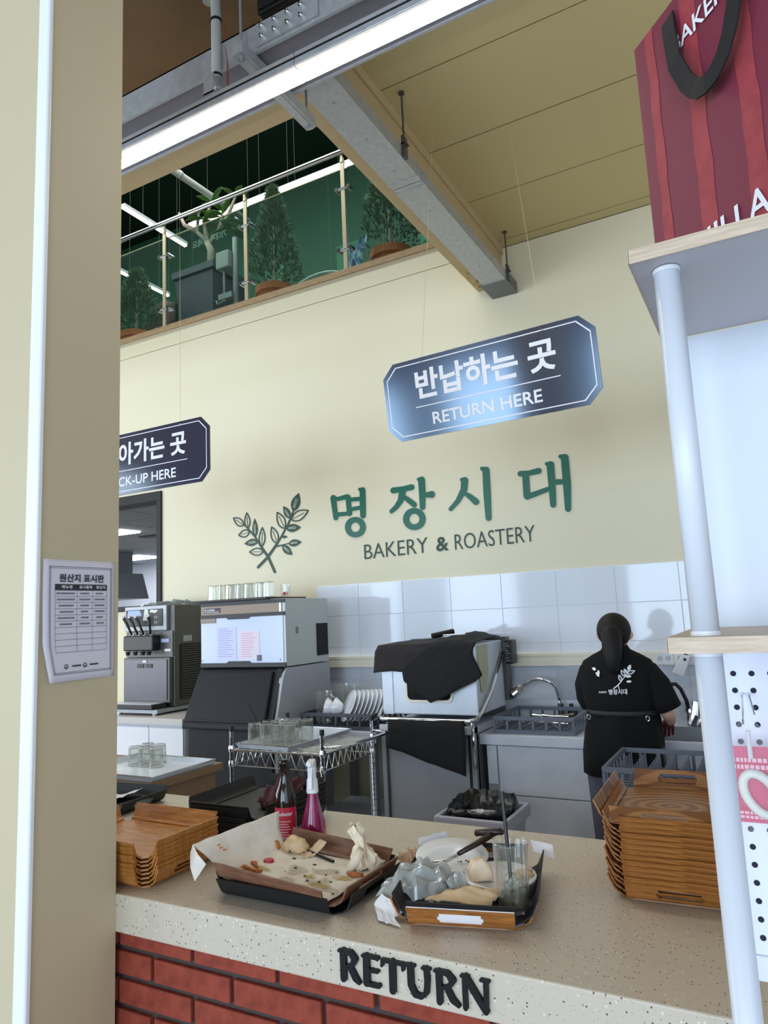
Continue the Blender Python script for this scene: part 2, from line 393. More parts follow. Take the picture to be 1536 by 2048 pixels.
# floor of the upper storey, its green walls and ceiling
struct(MB().box(-14, 5.12, 4.30, 3, 12, 4.50).build('floor_upper', mat('upper_floor', S(92, 84, 74), 0.5)))
ug = MB(); ug.box(-14, 8.9, 4.5, 3, 9.1, 8.75)
struct(ug.build('wall_far', GREEN))
struct(MB().box(-14.2, 2.0, 4.5, -14, 11.6, 9).build('wall_left', GREEN))
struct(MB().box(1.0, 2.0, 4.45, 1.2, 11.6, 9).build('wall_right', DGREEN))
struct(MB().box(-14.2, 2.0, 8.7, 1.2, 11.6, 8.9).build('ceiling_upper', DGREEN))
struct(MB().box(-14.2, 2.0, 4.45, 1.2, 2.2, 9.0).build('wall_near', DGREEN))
pan = MB()
for x in (-12.4, -11.0, -9.6, -8.2, -6.8, -5.4, -4.0, -2.6): pan.box(x, 8.86, 4.5, x+0.40, 8.905, 7.3)
struct(pan.build('trim_3', GREEN2))
# pass-through window into the back kitchen
fr = MB()
fr.box(-6.6, 4.93, 2.80, -5.09, 5.13, 2.89); fr.box(-5.15, 4.93, 1.75, -5.09, 5.13, 2.80); fr.box(-6.6, 4.93, 1.75, -5.15, 5.13, 1.80); fr.box(-6.6, 4.93, 1.80, -6.54, 5.13, 2.80)
win = struct(fr.build('window_1', BLACKM, bevel=0.004))
br = MB(); br.box(-13, 11.2, 0, -3.5, 11.3, 3.0)
struct(br.build('wall_kitchen_far', mat('kitchen_white', S(206, 212, 224), 0.5)))
cg_ = struct(MB().box(-13, 5.12, 2.96, -3.5, 11.3, 3.02).build('ceiling_kitchen', mat('tbar', S(120, 122, 126), 0.6)))
cpm = mat('ceiling_board', S(168, 172, 178), 0.7)
for i in range(8):
    for j in range(10):
        MB().box(-11.9+0.9*i, 5.2+0.6*j, 2.945, -11.9+0.9*i+0.885, 5.2+0.6*j+0.585, 2.962).build('ceiling_board', cpm, cg_)
struct(MB().box(-3.6, 5.12, 0, -3.5, 11.3, 3.0).build('wall_kitchen_right', mat('kitchen_white2', S(196, 200, 208), 0.5)))
for nm, y, lab in (('panel_light', 6.85, 'flat white ceiling panel light nearer the pass-through window'), ('panel_light', 9.6, 'flat white ceiling panel light deeper in the back kitchen')):
    o = tag(MB().box(-12.2 if y > 7 else -9.5, y, 2.925, -10.5 if y > 7 else -7.85, y+(0.6 if y > 7 else .36), 2.944).build(nm, PANL), lab, 'ceiling light', 'panel lights in the back kitchen')
hd = thing('range_hood', 'grey steel range hood seen through the pass-through window', 'range hood', (-10.5, 8.9, 2.1))
hm = MB(); hm.hexa([(-11.2, 8.4, 2.10), (-10.0, 8.4, 2.10), (-10.0, 9.4, 2.10), (-11.2, 9.4, 2.10)], [(-11.1, 8.5, 2.55), (-10.05, 8.5, 2.55), (-10.05, 9.3, 2.55), (-11.1, 9.3, 2.55)])
hm.build('canopy', STEELD, hd); MB().box(-10.9, 8.6, 2.55, -10.2, 9.2, 2.945).build('flue', STEELD, hd)
sd = thing('air_diffuser', 'slim black slot air diffuser in the back kitchen ceiling', 'vent', (-7.9, 7.67, 2.93))
MB().box(-8.3, 7.60, 2.925, -7.4, 7.76, 2.944).build('frame', BLACKM, sd)
for k in range(3): MB().box(-8.28, 7.63+0.04*k, 2.921, -7.42, 7.645+0.04*k, 2.926).build('slat', DSTEEL, sd)

# ------------------------------------------------------------------ ceiling services
tr = thing('cable_tray', 'wide galvanised steel cable tray hung across the top above the strip light', 'cable tray', (-1.8, 2.05, 3.75))
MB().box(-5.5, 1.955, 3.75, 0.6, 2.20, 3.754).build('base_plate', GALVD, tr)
m = MB(); m.box(-5.5, 1.945, 3.742, 0.6, 1.957, 3.865); m.box(-5.5, 1.945, 3.858, 0.6, 1.985, 3.865); m.build('side_rail', GALV, tr)
MB().box(-5.5, 2.195, 3.742, 0.6, 2.205, 3.85).build('side_rail', GALV, tr)
m = MB(); m.box(-1.50, 1.936, 3.755, -1.22, 1.946, 3.85); m.build('splice_plate', GALV, tr)
for x in (-1.47, -1.41, -1.35, -1.29):
    for z in (3.782, 3.825):
        m = MB(); m.tube([(x, 1.936, z), (x, 1.926, z)], 0.0095, 6); m.tube([(x, 1.93, z), (x, 1.918, z)], 0.005, 6); m.build('bolt', CHROME, tr)
m = MB(); m.box(-1.565, 1.87, 3.695, -1.515, 2.36, 3.741); m.box(-1.552, 1.87, 3.692, -1.528, 2.36, 3.696); m.build('strut', GALV, tr)
for y in (1.895, 2.325):
    m = MB(); m.tube([(-1.54, y, 3.68), (-1.54, y, 4.36)], 0.0055, 6); m.build('threaded_rod', STEELD, tr)
    m = MB(); m.tube([(-1.54, y, 3.685), (-1.54, y, 3.695)], 0.012, 6); m.build('nut', CHROME, tr)
ct = thing('cable_trunking', 'long galvanised steel trunking running under the ceiling beside the beam', 'cable trunking', (-1.53, 3.7, 3.95))
m = MB(); m.box(-1.628, 2.25, 3.945, -1.452, 3.30, 4.02); m.build('trunking_length', GALV, ct)
m = MB(); m.box(-1.628, 3.306, 3.945, -1.452, 4.70, 4.02); m.build('trunking_length', GALV, ct)
m = MB(); m.box(-1.640, 4.70, 3.938, -1.444, 4.94, 4.022); m.build('end_sleeve', mat('dark_galv', S(118, 120, 122), 0.5, 0.6), ct)
m = MB(); m.box(-1.634, 3.25, 3.941, -1.446, 3.262, 4.022); m.box(-1.634, 3.343, 3.941, -1.446, 3.355, 4.022); m.build('joint_collar', GALV, ct)
for y in (2.55, 2.85, 3.15, 3.6, 4.0, 4.4):
    m = MB(); m.ball((-1.54, y, 3.945), .009, 8, 5, (1, 1, .4)); m.build('rivet', STEELD, ct)
for y in (3.09, 4.735):
    m = MB(); m.tube([(-1.445, y, 3.98), (-1.445, y, 4.33)], 0.0055, 6); m.build('threaded_rod', DSTEEL, ct)
    m = MB(); m.box(-1.475, y-0.02, 4.02, -1.425, y+0.02, 4.028); m.box(-1.452, y-0.02, 3.95, -1.436, y+0.02, 4.07); m.tube([(-1.445, y, 4.04), (-1.445, y, 4.055)], .014, 6); m.build('clamp', DSTEEL, ct)
    m = MB(); m.tube([(-1.445, y, 4.318), (-1.445, y, 4.331)], 0.016, 8); m.build('anchor', DSTEEL, ct)
def strip(x0, x1, label):
    t = thing('strip_light', label, 'strip light', ((x0+x1)/2, 1.90, 3.5), group='linear strip lights')
    m = MB(); m.box(x0, 1.862, 3.525, x1, 1.942, 3.575); m.box(x0, 1.868, 3.572, x1, 1.936, 3.579); m.build('housing', GALV, t, bevel=.003)
    m = MB(); m.box(x0, 1.858, 3.548, x1, 1.862, 3.553); m.build('seam', BLACKM, t)
    m = MB(); m.prism([(1.942, 3.525)] + [(1.922+0.019*cos(a), 3.523-0.016*sin(a)) for a in [pi*i/8 for i in range(9)]] + [(1.902, 3.525)], 'x', x0+.004, x1-.004); m.build('diffuser', DIFF, t, smooth=True)
    x = x0 if x0 < -2 else x1-.004
    m = MB(); m.box(x, 1.880, 3.49, x+.004, 1.946, 3.53); m.build('end_cap', WHITE, t)
    return t
strip(-2.75, -1.281, 'glowing strip light section hung left of the joint, under the conduit')
strip(-1.279, 0.20, 'glowing strip light section hung right of the joint, running out of frame')
cu = thing('conduit_drop', 'white flexible conduit hanging down to the strip light bracket', 'conduit', (-1.69, 1.92, 3.58))
m = MB(); m.tube([(-1.73, 1.94, 4.36), (-1.72, 1.94, 4.2), (-1.703, 1.94, 4.08), (-1.698, 1.938, 3.98), (-1.692, 1.93, 3.70)], 0.020, 10); m.build('pipe', mat('conduit_grey', S(176, 178, 176), 0.5), cu, smooth=True)
m = MB(); [m.tube([(-1.735+.004*i, 1.94, 4.07+.022*i), (-1.735+.004*i, 1.94, 4.082+.022*i)], .027, 10) for i in range(8)]; m.build('corrugated_sleeve', mat('sleeve_grey', S(170, 168, 160), 0.6), cu)
m = MB(); m.tube([(-1.697, 1.937, 3.955), (-1.697, 1.937, 3.965)], .023, 10); m.tube([(-1.692, 1.93, 3.705), (-1.692, 1.93, 3.715)], .022, 10); m.build('cable_tie', BLACK, cu)
m = MB(); m.tube([(-1.692, 1.93, 3.70), (-1.688, 1.93, 3.66), (-1.680, 1.92, 3.645)], [.019, .016, .010], 8); m.build('gland', GALV, cu, smooth=True)
m = MB(); m.box(-1.690, 1.853, 3.575, -1.642, 1.857, 3.655); m.box(-1.690, 1.853, 3.575, -1.642, 1.93, 3.579); m.build('bracket', GALV, cu)
m = MB(); m.tube([(-1.672, 1.95, 3.95), (-1.655, 1.95, 3.8), (-1.645, 1.94, 3.7), (-1.625, 1.92, 3.62), (-1.65, 1.9, 3.585)], .003, 5); m.tube([(-1.668, 1.95, 3.92), (-1.648, 1.945, 3.75), (-1.64, 1.93, 3.66), (-1.60, 1.92, 3.60)], .003, 5); m.build('red_wire', mat('red_wire', S(150, 70, 66), 0.5), cu)
sp = thing('ceiling_speaker', 'small black speaker box under the ceiling at the top of the frame', 'speaker', (-1.5, 2.1, 4.1))
m = MB(); m.box(-1.56, 2.02, 3.985, -1.31, 2.22, 4.20); m.build('body', BLACK, sp, bevel=.008)
m = MB(); m.box(-1.545, 2.014, 4.0, -1.325, 2.021, 4.185); m.build('grille', BLACKM, sp)
m = MB(); m.tube([(-1.44, 2.12, 4.20), (-1.44, 2.12, 4.37)], .012, 8); m.build('stem', BLACKM, sp)

# ------------------------------------------------------------------ glass balustrade on the wall head
bl = thing('glass_balustrade', 'stainless glass balustrade along the upper floor edge', 'balustrade', (-4, 5.0, 4.548))
POSTM = mat('satin_post', S(206, 196, 166), .3, .35)
PX = (-7.25, -6.18, -5.10, -4.045, -2.95, -1.87)
m = MB(); m.tube([(-8, 4.975, 5.70), (-0.9, 4.975, 5.665)], 0.022, 12); m.build('handrail', CHROME, bl, smooth=True)
for x in PX:
    p = MB(); p.box(x-0.02, 4.985, 4.548, x+0.02, 5.0, 5.62); p.box(x-.012, 4.978, 5.58, x+.012, 5.0, 5.66); p = p.build('post', POSTM, bl, bevel=.002)
    m = MB(); m.box(x-0.045, 4.97, 4.548, x+0.045, 5.03, 4.556); m.build('foot_plate', CHROME, p)
    for z in (4.76, 5.33):
        m = MB(); m.tube([(x-.075, 4.986, z), (x+.075, 4.986, z)], .011, 8); m.tube([(x-.06, 4.97, z), (x-.06, 5.03, z)], .020, 10); m.tube([(x+.06, 4.97, z), (x+.06, 5.03, z)], .020, 10); m.build('glass_clamp', CHROME, p, smooth=False)
edge = mat('glass_edge', S(196, 206, 160), 0.15)
for a, b in zip(PX, PX[1:]):
    g = MB().box(a+0.035, 5.004, 4.60, b-0.035, 5.014, 5.528).build('glass_pane', PANE, bl)
    m = MB(); m.box(a+.035, 5.003, 5.528, b-.035, 5.015, 5.534); m.build('pane_edge', edge, g)
lt = mat('frost_letter', S(196, 206, 204), 0.6)
text('pane_lettering', '기대지 마세요', lt, bl, (-4.30, 5.0165, 5.32), (-1, 0, 0), (0, 0, 1), 0.060, 0.01, width=0.44)

# ------------------------------------------------------------------ upper floor things behind the glass
def tube_light(a, b, z, label, wires):
    t = thing('pendant_tube_light', label, 'tube light', ((a[0]+b[0])/2, (a[1]+b[1])/2, z), group='tube lights of the upper floor')
    d = Vector((b[0]-a[0], b[1]-a[1], 0)).normalized(); s = Vector((-d.y, d.x, 0))*0.035
    A = Vector((a[0], a[1], z)); B = Vector((b[0], b[1], z)); U = Vector((0, 0, .035))
    m = MB(); m.hexa([A-s, A+s, B+s, B-s], [A-s+U, A+s+U, B+s+U, B-s+U]); m.build('housing', WHITE, t)
    D = Vector((0, 0, -.02)); s2 = s*.6; m = MB(); m.hexa([A-s2+D, A+s2+D, B+s2+D, B-s2+D], [A-s2, A+s2, B+s2, B-s2]); m.build('tube', DIFF2, t)
    for k in wires:
        p = A.lerp(B, k); m = MB(); m.tube([(p.x, p.y, z+.035), (p.x, p.y, 8.7)], .0015, 4); m.build('wire', DSTEEL, t)
tube_light((-6.28, 6.6), (-3.694, 6.6), 6.816, 'added glowing bar imitating a light strip reflected in the balustrade glass', (.12, .38, .45, .62, .66, .9))  # added bar in place of a lamp's reflection in the panes
tube_light((-6.24, 5.45), (-6.26, 6.50), 6.5, 'short tube light pointing into the room beside the slim tree', (.3, .85))
tube_light((-7.5, 6.5), (-7.5, 7.42), 6.5, 'tube light deep in the upper floor behind the left post', (.2, .8))
tube_light((-7.44, 7.75), (-7.44, 8.32), 6.5, 'far tube light seen low through the glass beside the planter', (.2, .8))
dp = thing('ceiling_duct', 'pale grey round duct under the upper floor ceiling behind the slim tree', 'duct', (-5.88, 6.4, 7.1))
m = MB(); m.tube([(-5.91, 5.5, 7.1), (-5.88, 6.4, 7.1), (-5.86, 7.3, 7.1)], .045, 10); m.build('pipe', mat('duct_grey', S(186, 192, 186), .6), dp, smooth=True)
for y in (5.6, 6.15, 6.7):
    m = MB(); m.tube([(-5.885, y+.4, 7.1), (-5.885, y+.43, 7.1)], .052, 10); m.build('collar', GALV, dp)
def pot(cx, cy, z0, r, h, parent):
    m = MB(); m.lathe(cx, cy, [(r*.72, z0), (r*.95, z0+h*.82), (r*1.04, z0+h*.82), (r*1.06, z0+h), (r*.95, z0+h), (r*.9, z0+h*.9)], 22)
    m.build('pot', TERRA, parent, smooth=False)
    m = MB(); m.lathe(cx, cy, [(r*.9, z0+h*.86), (r*.91, z0+h*.9)], 16); m.build('soil', mat('soil', S(52, 40, 32), .95), parent)
def conifer(cx, cy, z0, r, h, R, H, seed, label):
    rn = random.Random(seed); t = thing('potted_conifer', label, 'potted tree', (cx, cy, z0), group='potted conifers behind the balustrade')
    pot(cx, cy, z0, r, h, t)
    m = MB(); m.tube([(cx, cy, z0+h*.85), (cx, cy, z0+h+H*.9)], [.022, .006], 6); m.build('trunk', BARK, t)
    m = MB()
    for k in range(1500):
        u = rn.random()**0.75; z = z0+h+.03+H*u; rr = R*(1-u)**0.8*(0.25+.85*rn.random()**.6)+.02; a = rn.uniform(0, 2*pi)
        c = Vector((cx+rr*cos(a), cy+rr*sin(a), z)); L = rn.uniform(.035, .075)
        d = Vector((cos(a)*.7+rn.uniform(-.4, .4), sin(a)*.7+rn.uniform(-.4, .4), rn.uniform(.3, 1.1))).normalized()
        for q in range(4):
            dd = (d+Vector((rn.uniform(-.6, .6), rn.uniform(-.6, .6), rn.uniform(-.4, .5)))).normalized(); s = dd.orthogonal().normalized()*.006
            m.add([c-s, c+s, c+dd*L], [(0, 1, 2)])
    m.build('foliage', CONIF, t)
conifer(-4.05, 5.45, 4.50, .19, .37, .27, 1.05, 1, 'tall conifer in a terracotta pot behind the middle glass pane')
conifer(-2.76, 5.50, 4.50, .19, .40, .27, 1.10, 2, 'conifer in a terracotta pot beside blue plastic sheeting')
conifer(-6.05, 5.50, 4.50, .19, .38, .30, .75, 3, 'low conifer in a terracotta pot partly hidden by the pillar')
# slim tree in a dark tapered planter
st = thing('potted_plumeria', 'slim branching tree with large leaves in a dark square planter', 'potted tree', (-5.57, 6.2, 4.5))
m = MB(); q = lambda s, z: [(-5.57-s, 6.2-s, z), (-5.57+s, 6.2-s, z), (-5.57+s, 6.2+s, z), (-5.57-s, 6.2+s, z)]
m.hexa(q(.20, 4.5), q(.30, 5.72)); m.hexa(q(.32, 5.66), q(.32, 5.74)); m.build('planter', mat('slate_planter', S(66, 70, 82), .6), st)
BR = [[(-5.57, 6.2, 5.74), (-5.56, 6.2, 6.08), (-5.60, 6.18, 6.20)], [(-5.60, 6.18, 6.20), (-5.74, 6.15, 6.36), (-5.70, 6.15, 6.62)], [(-5.60, 6.18, 6.2), (-5.66, 6.2, 6.45), (-5.55, 6.2, 6.72)], [(-5.57, 6.2, 6.18), (-5.42, 6.2, 6.32), (-5.38, 6.2, 6.50)], [(-5.42, 6.2, 6.32), (-5.25, 6.15, 6.40), (-5.12, 6.15, 6.62)], [(-5.74, 6.15, 6.36), (-5.90, 6.1, 6.48), (-5.98, 6.1, 6.66)]]
m = MB()
for i, b in enumerate(BR): m.tube(b, [.05, .045, .036] if i == 0 else [.034, .024, .014], 8)
m.build('trunk', BARK, st, smooth=True)
rn = random.Random(11)
for tip in ((-5.70, 6.15, 6.62), (-5.55, 6.2, 6.72), (-5.38, 6.2, 6.50), (-5.12, 6.15, 6.62), (-5.30, 6.18, 6.38), (-5.22, 6.15, 6.25), (-5.62, 6.15, 6.50)):
    for k in range(5):
        a = rn.uniform(0, 2*pi); el = rn.uniform(-.5, 1.0); L = rn.uniform(.18, .27); d = Vector((cos(a)*cos(el), sin(a)*cos(el), sin(el))); s = d.cross(Vector((0, 0, 1))).normalized()
        n = s.cross(d); c = Vector(tip); rows = []
        for i in range(5):
            u = i/4; wdt = .045*sin(pi*min(.97, u*.9+.06)); p = c+d*L*u-Vector((0, 0, .05*u*u)); rows.append([p-s*wdt, p+n*-.008, p+s*wdt])
        m = MB(); m.grid(rows); m.build('leaf', LEAFM, st, solid=.002)
hb = thing('equipment_pole', 'grey box with cable clips on a pole behind the balustrade', 'pole box', (-4.75, 5.5, 4.5))
m = MB(); m.tube([(-4.60, 5.5, 4.5), (-4.60, 5.5, 5.62)], .028, 10); m.build('pole', STEELD, hb)
m = MB(); m.box(-4.80, 5.42, 5.28, -4.63, 5.52, 5.47); m.build('box', mat('grey_box', S(150, 158, 156), .5), hb, bevel=.01)
m = MB(); m.tube([(-4.72, 5.46, 5.28), (-4.72, 5.46, 5.0)], .012, 6); m.box(-4.78, 5.43, 4.94, -4.60, 5.49, 5.0); m.tube([(-4.78, 5.4, 4.92), (-4.76, 5.4, 4.88), (-4.66, 5.4, 4.9)], .012, 6); m.build('hook', STEELD, hb)
hp = tag(MB().tube([(-3.86+.42*(1-cos(pi*i/14)), 5.30, 4.505+.30*sin(pi*i/14)) for i in range(15)], .011, 8).build('white_hoop', WHITE, smooth=True), 'white arched hose standing behind the glass beside the terracotta pot', 'hose')
m = MB(); rows = sheet([[(-3.05, 5.25, 4.91), (-2.86, 5.25, 4.98)], [(-3.08, 5.22, 4.70), (-2.9, 5.2, 4.75)], [(-3.12, 5.2, 4.505), (-2.88, 5.2, 4.505)]], 10, 10, .02, 5); m.grid(rows)
tag(m.build('plastic_sheeting', mat('blue_plastic', S(96, 142, 186), .25, trans=.3), solid=.002), 'crumpled blue plastic sheeting behind the balustrade beside a pot', 'plastic sheet')
dk = thing('cafe_chair', 'dark brown upholstered chair behind the left glass pane', 'chair', (-6.2, 6.1, 4.5))
dbr = mat('dark_brown_cover', S(58, 40, 38), .8)
m = MB(); m.grid(sheet([[(-6.43, 6.0, 5.45), (-6.2, 6.06, 5.56), (-5.97, 6.0, 5.45)], [(-6.45, 5.98, 5.2), (-6.2, 6.05, 5.22), (-5.95, 5.98, 5.2)], [(-6.42, 6.02, 4.98), (-6.2, 6.06, 4.98), (-5.98, 6.02, 4.98)]], 8, 8)); m.build('backrest', dbr, dk, solid=.05, smooth=True)
m = MB(); m.box(-6.42, 6.0, 4.92, -5.98, 6.45, 4.99); m.build('seat', dbr, dk, bevel=.02)
for x in (-6.39, -6.01):
    for y in (6.03, 6.42):
        m = MB(); m.tube([(x, y, 4.92), (x, y, 4.5)], [.018, .013], 8); m.build('leg', BLACKM, dk)
# ------------------------------------------------------------------ hanging signs and wall lettering
G_A = [[[-3.139,2.586,0.0516],[-3.12,2.418,0.0444]],[[-3.148,2.587,0.0337],[-3.092,2.572,0.0334],[-3.002,2.581,0.0415]],[[-2.994,2.572,0.0464],[-2.987,2.438,0.0437]],[[-3.115,2.443,0.037],[-2.979,2.439,0.0329]],[[-2.973,2.552,0.0331],[-2.861,2.547,0.0364]],[[-2.969,2.471,0.0333],[-2.864,2.477,0.0331]],[[-2.882,2.627,0.0251],[-2.855,2.616,0.0505],[-2.857,2.509,0.053],[-2.86,2.408,0.0479]],[[-2.865,2.313,0.0513],[-2.87,2.295,0.0512],[-2.88,2.278,0.05],[-2.897,2.266,0.0479],[-2.917,2.26,0.0458],[-2.939,2.259,0.0445],[-2.961,2.264,0.0446],[-2.981,2.274,0.0462],[-2.996,2.29,0.0486],[-3.005,2.308,0.0509],[-3.008,2.327,0.0524],[-3.004,2.346,0.0524],[-2.993,2.363,0.0511],[-2.976,2.375,0.0488],[-2.956,2.381,0.0464],[-2.933,2.382,0.0447],[-2.911,2.377,0.0445],[-2.892,2.366,0.0457],[-2.877,2.351,0.0478],[-2.868,2.333,0.0499],[-2.865,2.313,0.0506]]]
G_B = [[[-2.573,2.579,0.0487],[-2.493,2.579,0.0428],[-2.409,2.584,0.0469]],[[-2.49,2.565,0.0591],[-2.512,2.49,0.0487],[-2.555,2.442,0.0402],[-2.598,2.414,0.0344]],[[-2.488,2.522,0.0338],[-2.436,2.481,0.0408],[-2.394,2.443,0.0435]],[[-2.346,2.639,0.0261],[-2.32,2.629,0.0565],[-2.32,2.53,0.0545],[-2.324,2.416,0.0438]],[[-2.297,2.508,0.0347],[-2.241,2.506,0.0552]],[[-2.329,2.324,0.05],[-2.334,2.304,0.0499],[-2.345,2.287,0.0492],[-2.361,2.275,0.0478],[-2.382,2.268,0.0463],[-2.404,2.267,0.0453],[-2.426,2.272,0.0453],[-2.445,2.283,0.0463],[-2.46,2.299,0.0481],[-2.47,2.318,0.0498],[-2.472,2.339,0.051],[-2.467,2.358,0.0512],[-2.456,2.375,0.0503],[-2.439,2.388,0.0487],[-2.419,2.395,0.0469],[-2.396,2.396,0.0456],[-2.375,2.39,0.0452],[-2.355,2.379,0.0459],[-2.341,2.363,0.0473],[-2.332,2.344,0.0487],[-2.329,2.324,0.0493]]]
G_C = [[[-1.983,2.588,0.032],[-1.963,2.578,0.0559],[-1.972,2.513,0.0511],[-2.028,2.429,0.0386],[-2.09,2.375,0.0324]],[[-1.969,2.484,0.0285],[-1.92,2.445,0.0412],[-1.882,2.406,0.0483]],[[-1.819,2.651,0.028],[-1.788,2.634,0.0528],[-1.791,2.469,0.0561],[-1.793,2.275,0.044]]]
G_D = [[[-1.528,2.572,0.0404],[-1.463,2.567,0.0376],[-1.393,2.574,0.0445]],[[-1.49,2.556,0.049],[-1.491,2.404,0.0502]],[[-1.49,2.397,0.0418],[-1.328,2.435,0.0343]],[[-1.329,2.617,0.0268],[-1.304,2.605,0.0537],[-1.304,2.463,0.0499],[-1.307,2.318,0.0417]],[[-1.287,2.479,0.0406],[-1.217,2.472,0.037]],[[-1.228,2.656,0.028],[-1.199,2.643,0.0527],[-1.198,2.463,0.0555],[-1.205,2.276,0.0408]]]
G_STEM = [[[-3.76,2.014,0.0241],[-3.826,2.146,0.0252],[-3.894,2.234,0.0214],[-3.963,2.333,0.0154],[-4.046,2.419,0.014],[-4.098,2.467,0.0081]],[[-3.94,2.068,0.0251],[-3.832,2.147,0.0265],[-3.747,2.236,0.0232],[-3.682,2.312,0.0159],[-3.604,2.416,0.0185],[-3.545,2.527,0.0123]],[[-3.741,2.233,0.0156],[-3.678,2.238,0.0115],[-3.597,2.249,0.0073]]]
G_LEAF = [[-3.551,2.518,-3.485,2.67,0.093,1],[-3.581,2.46,-3.652,2.575,0.064,1],[-3.572,2.449,-3.394,2.508,0.082,0],[-3.643,2.38,-3.72,2.528,0.077,0],[-3.63,2.378,-3.474,2.373,0.071,1],[-3.728,2.26,-3.782,2.406,0.073,0],[-3.61,2.245,-3.472,2.248,0.061,1],[-3.675,2.235,-3.57,2.146,0.065,1],[-3.676,2.309,-3.617,2.306,0.025,1],[-4.092,2.45,-4.208,2.531,0.062,0],[-4.046,2.419,-4.056,2.56,0.06,0],[-4.027,2.386,-4.151,2.369,0.063,0],[-3.963,2.333,-3.968,2.501,0.062,1],[-3.931,2.294,-4.089,2.287,0.066,1],[-3.894,2.244,-3.885,2.411,0.065,0],[-3.879,2.199,-4.031,2.209,0.062,0]]
L_RET = [[[[-0.856,0.9317,0.0059],[-0.8426,0.9327,0.0072]],[[-0.846,0.9313,0.0142],[-0.8462,0.9031,0.0131],[-0.8462,0.8807,0.0131]],[[-0.8439,0.9327,0.008],[-0.8274,0.9314,0.0114],[-0.8188,0.9215,0.0141],[-0.8247,0.9089,0.0092],[-0.8414,0.9033,0.0066]],[[-0.8299,0.905,0.0117],[-0.8182,0.8862,0.0132],[-0.8093,0.8795,0.0077]]], [[[-0.8003,0.9318,0.0059],[-0.7911,0.9322,0.0067]],[[-0.7919,0.9309,0.0137],[-0.7923,0.8831,0.0147]],[[-0.7924,0.9324,0.0073],[-0.7659,0.9322,0.0076]],[[-0.7644,0.9324,0.0063],[-0.766,0.9294,0.0049]],[[-0.7887,0.907,0.0068],[-0.7667,0.9074,0.0071]],[[-0.7929,0.881,0.0085],[-0.7656,0.8813,0.008]],[[-0.7635,0.8838,0.0054],[-0.7637,0.8807,0.0064]]], [[[-0.7551,0.9309,0.0072],[-0.7095,0.9311,0.007]],[[-0.7544,0.9301,0.0077],[-0.7563,0.9209,0.0058]],[[-0.7102,0.93,0.0073],[-0.7098,0.9211,0.0058]],[[-0.7331,0.9299,0.0142],[-0.7341,0.8795,0.0132]]], [[[-0.7036,0.9318,0.0062],[-0.6855,0.9321,0.0065]],[[-0.6939,0.9304,0.0124],[-0.6939,0.8976,0.0127],[-0.6856,0.8825,0.0116],[-0.6721,0.8802,0.0084],[-0.6611,0.8906,0.0102],[-0.6585,0.9118,0.0107],[-0.6596,0.9314,0.0108]],[[-0.6672,0.9323,0.0062],[-0.6526,0.9321,0.0061]]], [[[-0.642,0.9322,0.0056],[-0.6309,0.9326,0.0068]],[[-0.6339,0.9309,0.0124],[-0.634,0.9032,0.012],[-0.6342,0.8795,0.0119]],[[-0.6309,0.9324,0.0074],[-0.6155,0.9316,0.0103],[-0.6057,0.9212,0.0133],[-0.6125,0.9095,0.008],[-0.6293,0.9045,0.0062]],[[-0.6182,0.9062,0.0109],[-0.6074,0.888,0.0122],[-0.5954,0.8798,0.0069]]], [[[-0.5877,0.933,0.0059],[-0.5765,0.9332,0.0071]],[[-0.5819,0.9329,0.0084],[-0.5822,0.9057,0.0089],[-0.5821,0.8788,0.0089]],[[-0.5787,0.932,0.0125],[-0.5594,0.9047,0.0128],[-0.5423,0.8814,0.0127]],[[-0.5398,0.931,0.009],[-0.5415,0.8812,0.0082]],[[-0.5491,0.9327,0.0055],[-0.534,0.9323,0.0059]]]]
def leaf_poly(x0, z0, x1, z1, wd, k=1.0):
    dx, dz = x1-x0, z1-z0; L = math.hypot(dx, dz); nx, nz = -dz/L, dx/L; a = []; b = []
    for i in range(9):
        u = i/8; h = wd/2*k*(sin(pi*u**0.85)**0.9 if 0 < u < 1 else 0); s = 0.5+(u-0.5)*(k if k < 1 else 1)
        a.append((x0+dx*s+nx*h, z0+dz*s+nz*h)); b.append((x0+dx*s-nx*h, z0+dz*s-nz*h))
    return a + b[-2:0:-1]
def sprig(mb, stems, leaves, y, t, sc=1.0, org=(0, 0), hole=None, line=0.011):
    f = lambda x, z: ((x+3.84)*sc+org[0], (z-2.34)*sc+org[1])
    mb.strokes([[(*f(x, z), wd*sc) for x, z, wd in s] for s in stems], y, t)
    for x0, z0, x1, z1, wd, fill in leaves:
        A = f(x0, z0); B = f(x1, z1)
        if fill: mb.prism(leaf_poly(*A, *B, wd*sc), 'y', y-t, y)
        else:
            p = leaf_poly(*A, *B, wd*sc)
            mb.strokes([[(a, b, line*sc) for a, b in p+[p[0]]]], y, t)
        if not fill: mb.strokes([[(A[0]+(B[0]-A[0])*.12, A[1]+(B[1]-A[1])*.12, .004*sc), (A[0]+(B[0]-A[0])*.75, A[1]+(B[1]-A[1])*.75, .004*sc)]], y, t)
wl = thing('wall_lettering', 'green brush-lettered shop name with crossed leafy sprigs fixed on the cream wall', 'wall sign', (-2.7, 4.95, 2.05))
for g in (G_A, G_B, G_C, G_D): MB().strokes(g, 4.949, 0.006).build('letter', LET_G, wl)
m = MB(); sprig(m, G_STEM, G_LEAF, 4.949, .004, 1.0, (-3.84, 2.34)); m.build('leaf_emblem', LET_DG, wl)
vn = MB()
